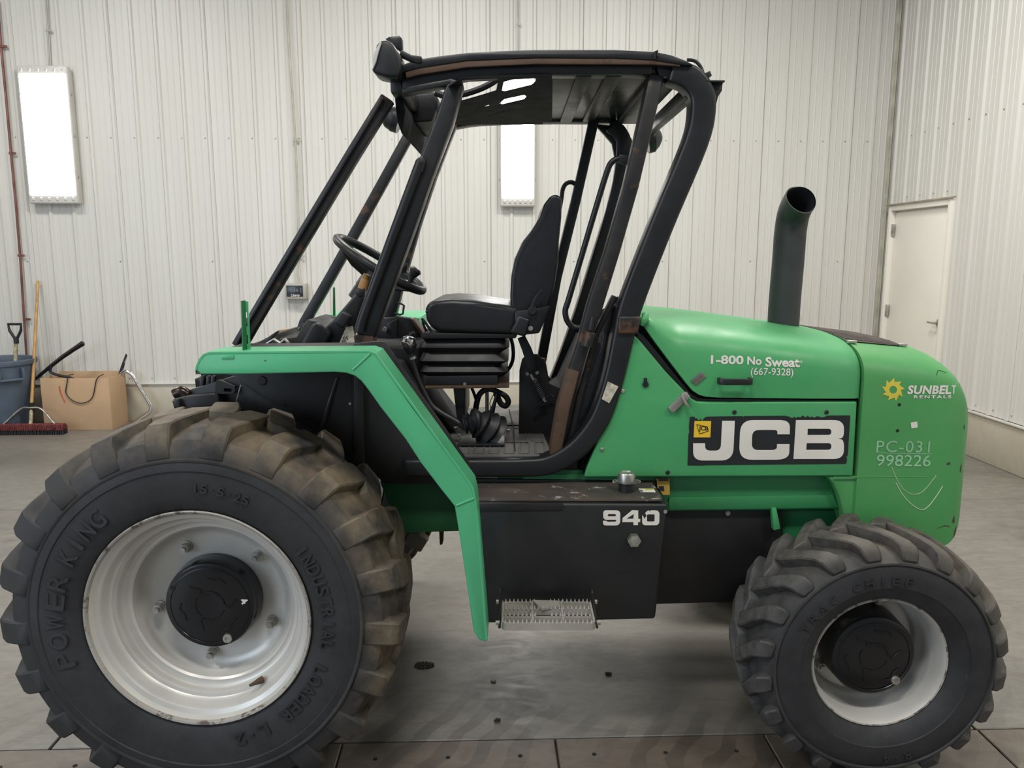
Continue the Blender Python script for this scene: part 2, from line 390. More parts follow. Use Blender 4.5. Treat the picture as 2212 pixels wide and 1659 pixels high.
def text_mesh(s, offset=0.0, shear=0.0, thick=0.01, spacing=1.0):
    cu = bpy.data.curves.new('t', 'FONT'); cu.body = s; cu.offset = offset; cu.shear = shear; cu.space_character = spacing; cu.resolution_u = 3
    me = curve_mesh(cu, thick); xs = [v.co.x for v in me.vertices]; ys = [v.co.y for v in me.vertices]
    me.transform(Matrix.Translation((-min(xs), -min(ys), 0)))
    return me, max(xs)-min(xs), max(ys)-min(ys)
def ptext(s, x0, y0, x1, y1, Y, slope=0.0, thick=0.0, **kw):
    """text filling the pixel box (x0,y0)-(x1,y1) at depth Y"""
    me, w, h = text_mesh(s, thick=0.0, **kw)
    a = P(x0, y1, Y); b = P(x1, y1, Y); c = P(x0, y0, Y)
    sx = (b.x-a.x)/w; sy = (c.z-a.z)/h
    me.transform(Matrix.Diagonal((sx, sy, 1, 1)))
    if slope: me.transform(Matrix(((1, 0, 0, 0), (slope, 1, 0, 0), (0, 0, 1, 0), (0, 0, 0, 1))))
    me.transform(Matrix.Translation((a.x, a.z, 0)))
    return stand(me, Y)
def drape(me, bvh, off=0.0015):
    for v in me.vertices:
        d = v.co.y
        q = bvh.ray_cast(Vector((v.co.x, 1.0, v.co.z)), Vector((0, 1, 0)))
        if q[0] is not None: v.co.y = q[0].y - off + (0 if off == 0 else 0)
    return me
def bvh_of(o):
    me = o.data; return BVHTree.FromPolygons([v.co.copy() for v in me.vertices], [list(p.vertices) for p in me.polygons])
def cyl(c0, c1, r, seg=20, bm=None): return tube([c0, c1], r, seg, bm=bm)
def ycyl(px, py, Y, r, depth, seg=16, bev=0.0):
    q = P(px, py, Y); b = lathe([(0, Y-depth), (r-bev, Y-depth), (r, Y-depth+bev), (r, Y)], q.x, q.z, seg); return b
def mirrored(me, yc):
    m2 = me.copy(); m2.transform(Matrix.Translation((0, yc*2, 0)) @ Matrix.Diagonal((1, -1, 1, 1))); m2.flip_normals(); return m2
YC = 3.07

# ================================================================== SETTING
# ---- floor
fl = obj('floor', box(R3(-2, 2.5, -0.06), (16, 15, 0.10), rot=RM.to_3x3()), 'gap', kind='structure')
def slab(a0, a1, b0, b1, mat, g=0.004, nm='floor_slab', top=0.0):
    b = box(R3((a0+a1)/2, (b0+b1)/2, top-0.02), (a1-a0-2*g, b1-b0-2*g, 0.04), 0.003, 1, rot=RM.to_3x3())
    return obj(nm, b, mat, fl)
for a0, a1 in ((-8.5, -5.0), (-5.0, -1.5), (-1.5, 1.75), (1.75, AW)):
    for b0, b1 in ((2.525, 5.17), (5.17, BW)): slab(a0, a1, b0, b1, 'concrete')
    for b0, b1 in ((-4.5, -1.0), (-1.0, 1.86)): slab(a0, a1, b0, b1, 'concrete')
jn = [-7.9, -7.16, -6.42, -5.68, -4.94, -4.2, -3.46, -2.72, -1.98, -1.24, -0.50, 0.24, 0.98, 1.755, 2.49, 3.23, AW]
for a0, a1 in zip(jn[:-1], jn[1:]):
    s = slab(a0, a1, 1.86, 2.525, 'cover', 0.003, 'trench_cover')
    bm = bmesh.new()
    for fa in (0.17, 0.5, 0.83):
        for bb in (1.95, 2.43):
            c = R3(a0+(a1-a0)*fa, bb, 0.0006)
            bmesh.ops.create_cone(bm, cap_ends=True, segments=10, radius1=0.008, radius2=0.008, depth=0.0012, matrix=Matrix.Translation(c))
    obj('bolt_hole', bm, 'void', s)
# ---- siding
PITCH = 0.2267; ZT = 5.0
RIB0 = onback(281, 690)[0]
def panel(s0, s1, z0, z1, place, phase, nm='siding_panel'):
    prof = []; s = s0
    k0 = math.floor((s0-phase)/PITCH)-1; k1 = math.ceil((s1-phase)/PITCH)+1
    for k in range(k0, k1):
        c = phase+k*PITCH
        prof += [(c-0.024, 0.0), (c-0.011, 0.018), (c+0.011, 0.018), (c+0.024, 0.0)]
        for m in (0.36, 0.64):
            d = c+PITCH*m
            prof += [(d-0.007, 0.0), (d-0.003, 0.004), (d+0.003, 0.004), (d+0.007, 0.0)]
    prof = sorted([p for p in prof if s0+0.001 < p[0] < s1-0.001])
    prof = [(s0+0.0008, 0.0)] + prof + [(s1-0.0008, 0.0)]
    b = bmesh.new(); lo = [b.verts.new(place(p[0], p[1], z0)) for p in prof]; hi = [b.verts.new(place(p[0], p[1], z1)) for p in prof]
    for i in range(len(prof)-1): b.faces.new((lo[i], lo[i+1], hi[i+1], hi[i]))
    return b
wb = obj('wall_back', box(R3(-2.2, BW+0.06, 2.5), (12.8, 0.09, 5.0), rot=RM.to_3x3()), 'siding', kind='structure')
pb = lambda s, d, z: R3(s, BW-0.012-d, z)
S = RIB0-PITCH*0.0
s = AW
edges = [RIB0+PITCH*4*k+0.024 for k in range(-6, 12)]
edges = [e for e in edges if -8.4 < e < AW-0.05]
prev = edges[0]
for e in edges[1:]+[AW-0.002]:
    obj('siding_panel', panel(prev, e, 0.392, ZT, pb, RIB0), 'siding', wb, smooth=0); prev = e
wr = obj('wall_right', box(R3(AW+0.07, 2.0, 2.5), (0.09, 12.2, 5.0), rot=RM.to_3x3()), 'siding', kind='structure')
pr = lambda s, d, z: R3(AW+0.012-d, s, z)
DB0, DB1 = 6.872, 7.956
PH2 = 7.704+0.055
ed = sorted([b for b in [PH2-0.024-PITCH*4*k for k in range(0, 13)] if -3 < b < BW-0.1 and not (DB0-0.05 < b < DB1+0.05)])
ed = sorted(ed+[DB0, DB1, BW-0.002])
for b0, b1 in zip(ed[:-1], ed[1:]):
    z0 = 2.19 if abs(b0-DB0) < 1e-6 else 0.392
    obj('siding_panel', panel(b0, b1, z0, ZT, pr, PH2), 'siding', wr, smooth=0)
# screws (tiny heads)
bm = bmesh.new()
def head(c, ax, r=0.0075):
    q = ax.to_track_quat('Z', 'Y').to_matrix().to_4x4()
    bmesh.ops.create_cone(bm, cap_ends=True, segments=6, radius1=r, radius2=r*0.6, depth=0.006, matrix=Matrix.Translation(c) @ q)
for k in range(-22, 40):
    a = RIB0+k*PITCH-0.045
    if a > AW-0.05 or a < -8: continue
    for z in (2.810, 0.44, 4.6, 1.62): 
        if z != 1.62 or k % 4 == 0: head(R3(a, BW-0.016, z), -NB)
obj('screw', bm, 'zinc', wb, kind='stuff')
bm = bmesh.new()
for k in range(0, 50):
    b_ = PH2-k*PITCH-0.05
    if b_ < -3: continue
    for z in (2.817, 0.44, 2.24, 4.6):
        if z == 2.24 and not (DB0 < b_ < DB1): continue
        if z == 0.44 and DB0-0.02 < b_ < DB1+0.02: continue
        head(R3(AW+0.008, b_, z), -NA)
obj('screw', bm, 'zinc', wr, kind='stuff')
# curbs
for (c, sz) in ((R3(-2.2, BW+0.0, 0.192), (12.6, 0.05, 0.384)),):
    cb = obj('baseboard_back', box(c, sz, 0.004, rot=RM.to_3x3()), 'curb', kind='structure')
cr = obj('baseboard_right', box(R3(AW+0.02, (DB0-3.5)/2, 0.187), (0.05, DB0+3.5-0.03, 0.374), 0.004, rot=RM.to_3x3()), 'curb', kind='structure')
obj('baseboard_right', box(R3(AW+0.02, (DB1+BW)/2, 0.187), (0.05, BW-DB1-0.06, 0.374), 0.004, rot=RM.to_3x3()), 'curb', kind='structure')
obj('trim_1', box(R3(-2.2, BW-0.030, 0.388), (12.55, 0.034, 0.012), 0.002, rot=RM.to_3x3()), 'siding', kind='structure')
obj('trim_2', box(R3(AW-0.010, (DB0-3.5)/2, 0.381), (0.034, DB0+3.5-0.04, 0.014), 0.002, rot=RM.to_3x3()), 'siding', kind='structure')
b = box(R3(AW-0.030, BW-0.035, 2.70), (0.032, 0.012, 4.6), 0.003, rot=RM.to_3x3()); box(R3(AW-0.020, BW-0.048, 2.70), (0.012, 0.032, 4.6), 0.003, bm=b, rot=RM.to_3x3())
obj('trim_3', b, 'conduit_cream', kind='structure')
# ceiling and left wall (not in the frame; they close the room the camera stands in)
obj('ceiling', box(R3(-2.2, 2.1, 5.06), (12.8, 12.2, 0.1), rot=RM.to_3x3()), 'ceil', kind='structure')
wl = obj('wall_left', box(R3(-8.56, 2.1, 2.5), (0.1, 12.2, 5.0), rot=RM.to_3x3()), 'siding', kind='structure')
# ---- door
dr = obj('door_1', box(R3(AW+0.035, (DB0+DB1)/2, 1.06), (0.045, DB1-DB0-0.12, 2.08), 0.003, rot=RM.to_3x3()), 'door', kind='structure')
b = bmesh.new()
box(R3(AW+0.012, DB1-0.028, 1.095), (0.10, 0.05, 2.15), 0.003, bm=b, rot=RM.to_3x3())
box(R3(AW+0.012, DB0+0.028, 1.095), (0.10, 0.05, 2.15), 0.003, bm=b, rot=RM.to_3x3())
box(R3(AW+0.012, (DB0+DB1)/2, 2.142), (0.10, DB1-DB0-0.11, 0.05), 0.003, bm=b, rot=RM.to_3x3())
obj('door_frame', b, 'door', dr)
b = bmesh.new()
box(R3(AW-0.045, (DB0+DB1)/2, 2.176), (0.03, DB1-DB0+0.03, 0.014), 0.002, bm=b, rot=RM.to_3x3())
obj('drip_cap', b, simple('tan_flashing', (0.36, 0.31, 0.24), 0.5), dr)
for z in (1.93, 1.13, 0.3):
    b = box(R3(AW-0.006, DB1-0.062, z), (0.02, 0.035, 0.115), 0.003, rot=RM.to_3x3()); cyl(R3(AW-0.017, DB1-0.06, z-0.058), R3(AW-0.017, DB1-0.06, z+0.058), 0.008, 8, b)
    obj('hinge', b, 'steel', dr)
q = R3(AW+0.012, 6.965, 1.075)
b = tube([q, q-NA*0.022], 0.038, 20); cyl(q, q-NA*0.055, 0.012, 12, b)
tube([q-NA*0.055, q-NA*0.058+NB*0.03, q-NA*0.055+NB*0.115], [0.012, 0.010, 0.008], 10, bm=b)
obj('door_handle', b, 'zinc', dr)

# ================================================================== things on the wall
def wall_light(px0, px1, py0, py1, label, pyb=None):
    a0, z0 = onback(px0, py1, BW-0.06); a1, z1 = onback(px1, py0, BW-0.06)
    cx, cz = (a0+a1)/2, (z0+z1)/2; w, h = a1-a0, z1-z0
    t = empty('wall_light', R3(cx, BW-0.03, z0), RY, label=label, cat='light', group='lit wall lights on the back wall')
    b = box(R3(cx, BW-0.075, cz), (w, 0.085, h), 0.02, 3, rot=RM.to_3x3())
    hs = obj('housing', b, 'lens', t)
    lb = box(R3(cx, BW-0.120, cz), (w-0.035, 0.014, h-0.16), 0.008, 2, rot=RM.to_3x3())
    obj('lamp_lens', lb, 'emit', t)
    for zz in (z0+0.045, z1-0.045):
        for k in range(6):
            obj('lamp_socket', box(R3(cx-w/2+0.045+(w-0.09)*k/5, BW-0.120, zz), (0.022, 0.010, 0.03), 0.004, 1, rot=RM.to_3x3()), 'glass_lamp', t)
    for k in (-1, 1):
        for zz in (0.2, 0.5, 0.8):
            obj('latch_clip', box(R3(cx+k*w/2, BW-0.085, z0+h*zz), (0.012, 0.03, 0.03), 0.003, 1, rot=RM.to_3x3()), 'zinc', t)
    return t, cx, z1
l1, lx1, lz1 = wall_light(70, 151, 144, 441, 'lit wall light in the upper left corner, above the push broom')
l2, lx2, lz2 = wall_light(1080, 1157, 150, 447, 'lit wall light seen through the open cab, above the driver seat')
def wline(name, pts, r, mat, label, cat, clips=(), off=0.052, smooth=0):
    w = [R3(*(lambda q: (q[0], BW-off, q[1]))(onback(x, y, BW-off))) for x, y in pts]
    o = obj(name, tube(w, r, 8, smooth), mat, label=label, cat=cat)
    for x, y in clips:
        q = onback(x, y, BW-off); c = R3(q[0], BW-off, q[1])
        b = box(R3(q[0]+r*1.8, BW-off+0.006, q[1]), (r*4.4, 0.012, 0.022), 0.003, 1, rot=RM.to_3x3()); cyl(c-Vector((0, 0, 0.012)), c+Vector((0, 0, 0.012)), r*1.45, 10, b)
        obj('pipe_clip', b, mat, o)
    return o
wline('conduit', [(95, -60), (103, 70), (106, 143)], 0.0085, 'conduit', 'thin grey conduit dropping into the top of the upper left wall light', 'conduit', [(102, 66)])
wline('conduit', [(1118, -60), (1119, 60), (1120, 150)], 0.0065, 'conduit', 'thin dark conduit running down the wall behind the cab roof', 'conduit', [(1119, 52)])
wline('conduit', [(618, -60), (622, 60), (630, 180), (638, 300), (643, 420), (646, 520), (647, 540), (645, 560), (643, 585), (646, 612)], 0.011, 'conduit_cream', 'long cream conduit with a kink, ending on top of the grey electrical box', 'conduit', [(637, 303), (645, 492), (647, 553)], smooth=4)
wline('pipe', [(-6, 0), (2, 100), (12, 200), (24, 335), (35, 450), (44, 560), (52, 690), (57, 765), (62, 830)], 0.0115, 'pipe_red', 'reddish copper pipe down the wall at the far left edge', 'pipe', [(4, 100), (23, 331), (42, 552), (55, 690)])
# electrical box
a0, z1 = onback(615, 613, BW-0.1); a1, z0 = onback(663, 646, BW-0.1); cx, cz = (a0+a1)/2, (z0+z1)/2
t = empty('electrical_box', R3(cx, BW-0.03, z0), RY, label='grey electrical box with dark window on the wall between the windscreen posts', cat='electrical box')
obj('enclosure', box(R3(cx, BW-0.07, cz), (a1-a0, 0.10, z1-z0), 0.006, rot=RM.to_3x3()), 'box_grey', t)
w_ = obj('window_panel', box(R3(cx-0.006, BW-0.122, cz+0.004), ((a1-a0)*0.76, 0.004, (z1-z0)*0.72), 0.001, rot=RM.to_3x3()), simple('dark_label_window', (0.03, 0.035, 0.045), 0.2), t)
b = bmesh.new()
for k, (dx, dz, ww, hh) in enumerate([(-0.035, 0.012, 0.02, 0.03), (-0.008, 0.012, 0.02, 0.03), (0.02, 0.012, 0.02, 0.03), (0.055, 0.012, 0.012, 0.045), (-0.03, 0.036, 0.03, 0.006)]):
    box(R3(cx+dx, BW-0.1255, cz+dz), (ww, 0.003, hh), 0, bm=b, rot=RM.to_3x3())
obj('breaker', b, simple('grey_breaker', (0.12, 0.12, 0.13), 0.4), w_)
me, w, h = text_mesh('Liberty', offset=0.02, shear=0.25)
me.transform(RM @ Matrix.Translation((cx-0.045, BW-0.1262, cz-0.058)) @ Matrix.Rotation(PI/2, 4, 'X') @ Matrix.Diagonal((0.09/w, 0.034/h, 0.1, 1)))
obj('lettering', me, 'white', w_, smooth=0)
# round plug on wall by exhaust
q = onback(1722, 683, BW-0.03); c = R3(q[0], BW-0.014, q[1])
o = obj('wall_plug', tube([c, c-NB*0.02, c-NB*0.021], [0.03, 0.03, 0.02], 16), 'zinc', label='small round grey plug on the wall just right of the exhaust pipe', cat='plug')
obj('plug_hole', tube([c-NB*0.021, c-NB*0.024], 0.010, 12), 'void', o)

# ================================================================== things along the back wall, left
def fb(px, py, b):    # point seen at pixel on plane b of the room
    q = onback(px, py, b); return R3(q[0], b, q[1])
# -- trash bin
g = onfloor(-40, 931); bb = NB.dot(g); BB = 7.70
cbin = onback(72, 786, BB)[0]-0.325
t = empty('trash_bin', R3(cbin, BB, 0), 0, label='big grey-blue round plastic bin at the left edge holding a shovel', cat='bin')
zr = onback(20, 788, BB-0.34)[1]+0.01
ra = 0.335; c = R3(cbin, BB, 0)
def vlathe(prof, c, seg=48, bm=None):
    b = bm or bmesh.new(); rings = []
    for r, z in prof: rings.append([b.verts.new((c.x+r*math.cos(2*PI*k/seg), c.y+r*math.sin(2*PI*k/seg), z)) for k in range(seg)])
    for i in range(len(prof)-1):
        for k in range(seg): b.faces.new((rings[i][k], rings[i][(k+1) % seg], rings[i+1][(k+1) % seg], rings[i+1][k]))
    return b
g = zr
b = vlathe([(0.05, 0.012), (0.205, 0.0), (0.21, 0.01), (0.295, g*0.72), (0.300, g*0.93), (0.318, g*0.935), (0.324, g*0.965), (0.322, g), (0.314, g+0.004), (0.304, g-0.004), (0.294, g*0.93), (0.283, g*0.6), (0.20, 0.03), (0.02, 0.03)], c)
obj('bin_body', b, 'bin', t)
ang = -1.0
for an in (-0.72, 2.42):
    hb = bmesh.new()
    for k, (dz, hh, dd) in enumerate([(g*0.79, 0.02, 0.07), ]):
        d = Vector((math.cos(an), math.sin(an), 0)); s_ = Vector((-d.y, d.x, 0))
        rot = Matrix((s_, d, Vector((0, 0, 1)))).transposed()
        box(c+d*0.325+Vector((0, 0, g*0.755)), (0.20, 0.055, 0.018), 0.004, bm=hb, rot=rot)
        for sg in (-1, 1): box(c+d*0.318+s_*0.10*sg+Vector((0, 0, g*0.825)), (0.018, 0.06, 0.11), 0.004, bm=hb, rot=rot)
    obj('bin_handle', hb, 'bin', t)
# -- shovel in the bin
t = empty('shovel', R3(cbin+0.16, BB+0.05, 0.05), 0, label='D-handled shovel with black grip standing in the grey-blue bin', cat='shovel')
top = fb(37, 700, BB+0.02); nk = fb(35, 735, BB+0.02); bt = fb(33, 782, BB+0.02)
dn = (bt-nk).normalized()
lowp = bt+dn*0.62
obj('shaft', tube([nk, bt, bt+dn*0.12, lowp], 0.019, 12), 'tape', t)
w = 0.052
gp = [nk+Vector((0, 0, 0.0)), nk+Vector((-0.03, 0, 0.05)), nk+Vector((-0.055, 0, 0.095)), nk+Vector((-0.062, 0, 0.155)), nk+Vector((0.062, 0, 0.155)), nk+Vector((0.055, 0, 0.095)), nk+Vector((0.03, 0, 0.05)), nk]
b = tube(gp, 0.0135, 10); tube([nk+Vector((0, 0, 0.03)), nk-Vector((0, 0, 0.03))], 0.023, 12, bm=b)
obj('d_grip', b, 'plastic', t)
b = box(lowp-Vector((0, 0, 0.02)), (0.22, 0.012, 0.26), 0.005); obj('blade', b, 'zinc', t)
# -- push broom
BBm = 7.42
bq = onfloor(60, 938); BBm = NB.dot(bq)
t = empty('push_broom', R3(NA.dot(bq), BBm, 0), 0, label='push broom with wooden handle and red and black bristles leaning on the wall', cat='broom')
zb = 0.0
aR = onback(141, 928, BBm)[0]; aL = aR-0.76
ww = aR-aL
def rb(a, b, z, s, bev=0.004, bm=None): return box(R3(a, b, z), s, bev, bm=bm, rot=RM.to_3x3())
yaw = Matrix.Rotation(RY-0.03, 3, 'Z')
b = bmesh.new(); n = 46
for i in range(n):
    a = aL+0.01+(ww-0.02)*i/(n-1)
    for j in range(3):
        zt = 0.048+random.uniform(-0.003, 0.003)
        rb(a+random.uniform(-0.003, 0.003), BBm-0.03+0.035*j, zt/2+0.001, (0.010, 0.022, zt), 0, b)
obj('bristles', b, 'bristle_black', t, smooth=0, kind='stuff')
b = bmesh.new()
for i in range(n):
    a = aL+0.01+(ww-0.02)*i/(n-1)
    for j in range(3): rb(a, BBm-0.032+0.036*j, 0.062, (0.013, 0.026, 0.036), 0.002, b)
obj('bristles', b, 'bristle_red', t, smooth=0, kind='stuff', label='dark red bristles')
obj('head_block', rb((aL+aR)/2, BBm, 0.088, (ww-0.01, 0.07, 0.022)), 'bristle_red', t)
hb0 = fb(66, 916, BBm+0.02); hb0.z = 0.09
wl_top = fb(82, 607, BW-0.05)
obj('broom_handle', tube([hb0, hb0.lerp(wl_top, 0.5), wl_top], [0.0155, 0.015, 0.0125], 12), 'wood', t)
obj('handle_end', tube([hb0, hb0.lerp(wl_top, 0.09)], 0.0165, 12), 'tape', t)
cl = hb0.lerp(wl_top, 0.115)
b = tube([cl-Vector((0, 0.0, 0.045)), cl+Vector((0, 0, 0.045))], 0.024, 10); obj('brace_clamp', b, 'plastic', t)
eL = R3(NA.dot(hb0)-0.24, BBm, 0.098); eR = R3(NA.dot(hb0)+0.24, BBm, 0.098)
b = tube([eL, cl+Vector((-0.10, -0.01, -0.015)), cl+Vector((0, -0.02, 0)), cl+Vector((0.10, -0.01, -0.015)), eR], 0.0085, 8, 5, squash=1.6)
obj('brace', b, 'zinc', t)
# -- cardboard box
B0 = NB.dot(onfloor(230, 928)); 
aL_, _z = onback(97, 925, B0); aR_, _z2 = onback(243, 927, B0); zt = onback(180, 817, B0)[1]
B1 = B0+0.35; dpx = 0.0
t = empty('cardboard_box', R3(aL_, B0, 0), 0, label='open brown cardboard box full of scrap, right of the broom', cat='box')
th = 0.006
b = bmesh.new()
sk = 0.0
rb((aL_+aR_)/2, B0, zt/2, (aR_-aL_, th, zt), 0.001, b)
rb((aL_+aR_)/2, B1, zt/2+0.01, (aR_-aL_, th, zt+0.02), 0.001, b)
rb(aL_, (B0+B1)/2, zt/2, (th, B1-B0, zt), 0.001, b); rb(aR_, (B0+B1)/2, zt/2, (th, B1-B0, zt), 0.001, b)
rb((aL_+aR_)/2, (B0+B1)/2, 0.006, (aR_-aL_, B1-B0, th), 0.001, b)
obj('carton', b, 'cardboard', t)
mk = [fb(x, y, B0-0.008) for x, y in ((128, 834), (130, 846), (136, 860), (141, 869))]
obj('marker_stroke', tube(mk, 0.004, 6), 'redmark', t)
lp = [fb(x, y, B0-0.014) for x, y in ((147, 812), (145, 826), (142, 846), (148, 858), (160, 867), (176, 871), (192, 866), (201, 855), (205, 836), (208, 822), (213, 814))]
lp = [lp[0]+NB*0.1+Vector((0, 0, 0.0))]+lp+[lp[-1]+NB*0.1+Vector((0, 0, 0.01))]
obj('cord', tube(lp, 0.0045, 8, 5), 'hose', label='thin black cord looped over the front of the cardboard box', cat='cord')
# black plastic strap arm sticking out of the carton
BS = B0+0.16
pth = [fb(x, y, BS) for x, y in ((72, 823), (88, 809), (112, 789), (135, 771), (160, 754), (180, 741))]
t = empty('plastic_arm', fb(107, 806, BS), 0, label='long black curved plastic arm poking up left out of the cardboard box', cat='arm')
obj('arm', tube(pth, [0.010, 0.016, 0.019, 0.021, 0.022, 0.026], 4, 0), 'plastic', t)
obj('arm_foot', tube([fb(112, 790, BS), fb(108, 800, BS), fb(113, 806, BS), fb(132, 812, BS), fb(150, 815, BS), fb(165, 822, BS)], 0.014, 8, 4), 'plastic', t)
# dark slotted blade
o = pshape([[(232, 902), (256, 808), (262, 790), (272, 764), (275, 767), (268, 790), (263, 809), (240, 902)], [(264, 800), (268, 788), (270, 784), (266, 800)], [(268, 784), (272, 773), (273, 773), (270, 784)]], 7.80, 0.01)
obj('slotted_blade', o, 'plastic', label='narrow black slotted blade upright at the right end of the cardboard box', cat='blade', smooth=0)
# chrome tube
BT = B0+0.30
pts = [fb(x, y, BT) for x, y in ((262, 809), (268, 804), (277, 803), (288, 812), (303, 838), (318, 862), (326, 878), (323, 890), (306, 902), (285, 918))]
obj('chrome_tube', tube(pts, 0.0195, 14, 5), 'chrome', label='bent chrome tube leaning from the cardboard box to the floor', cat='tube')
# ---- floor debris
def crumbs(px, py, r, n, label, mat='debris', flat=0.4):
    c = onfloor(px, py); b = bmesh.new()
    for _ in range(n):
        a = random.random()*2*PI; rr = r*math.sqrt(random.random()); s_ = random.uniform(0.003, 0.008)
        m = Matrix.Translation((c.x+rr*math.cos(a)*1.5, c.y+rr*math.sin(a), s_*0.4)) @ Matrix.Rotation(random.random()*3, 4, 'Z') @ Matrix.Diagonal((1, 0.8, 0.6, 1))
        bmesh.ops.create_icosphere(b, subdivisions=1, radius=s_, matrix=m)
    return obj('dirt_crumbs', b, mat, label=label, cat='dirt', kind='stuff', smooth=0)
crumbs(917, 1438, 0.026, 110, 'dark clump of dirt crumbs on the floor right of the front tyre')
def flake(px, py, r, label, mat='debris'):
    c = onfloor(px, py); b = bmesh.new(); n = 9
    vs = [b.verts.new((c.x+r*(0.6+random.random()*0.6)*math.cos(2*PI*k/n)*1.3, c.y+r*(0.6+random.random()*0.6)*math.sin(2*PI*k/n), 0.002)) for k in range(n)]
    f_ = b.faces.new(vs); e_ = bmesh.ops.extrude_face_region(b, geom=[f_]); bmesh.ops.translate(b, verts=[v for v in e_['geom'] if isinstance(v, bmesh.types.BMVert)], vec=(0, 0, 0.005))
    bmesh.ops.recalc_face_normals(b, faces=b.faces)
    return obj('dirt_flake', b, mat, label=label, cat='dirt', group='dirt flakes on the floor')
flake(1065, 1471, 0.011, 'pale dirt flake on the floor below the step', 'cream')
flake(1313, 1457, 0.011, 'dark dirt flake on the floor below the black panel')
flake(1075, 1558, 0.010, 'dark dirt flake just behind the floor joint, lower centre')

# ================================================================== THE MACHINE
V = empty('rough_terrain_forklift', (0.1, YC, 0), 0, label='green and black rough terrain forklift without its mast, parked side on', cat='forklift')
def part(name, me, mat, parent=None, **kw): return obj(name, me, mat, parent or V, **kw)

# ---------- tyres and wheels
def lug_mesh(cx, cz, yc, stations, mirror=False):
    """stations: (r_out, y_out, r_in, y_in, dtheta, halfwidth_top, halfwidth_base); one tread lug around angle 0"""
    b = bmesh.new(); rows = []
    for ro, yo, ri, yi, dt, wt, wbs in stations:
        row = []
        for (r, y, sgn, w_) in ((ri, yi, -1, wbs), (ro, yo, -1, wt), (ro, yo, 1, wt), (ri, yi, 1, wbs)):
            a = dt+sgn*w_/max(r, 0.1)
            yy = (2*yc-y) if mirror else y
            row.append(b.verts.new((cx+r*math.cos(a), yy, cz+r*math.sin(a))))
        rows.append(row)
    for i in range(len(rows)-1):
        for k in range(3): b.faces.new((rows[i][k], rows[i][k+1], rows[i+1][k+1], rows[i+1][k]))
    b.faces.new(rows[0]); b.faces.new(rows[-1][::-1])
    bmesh.ops.recalc_face_normals(b, faces=b.faces)
    bevel_bm(b, 0.0045, 1, 50)
    return b
def rotY(cx, cz, a):     # rotation about the axle so that angle increases by a (x->z)
    return Matrix.Translation((cx, 0, cz)) @ Matrix.Rotation(-a, 4, 'Y') @ Matrix.Translation((-cx, 0, -cz))
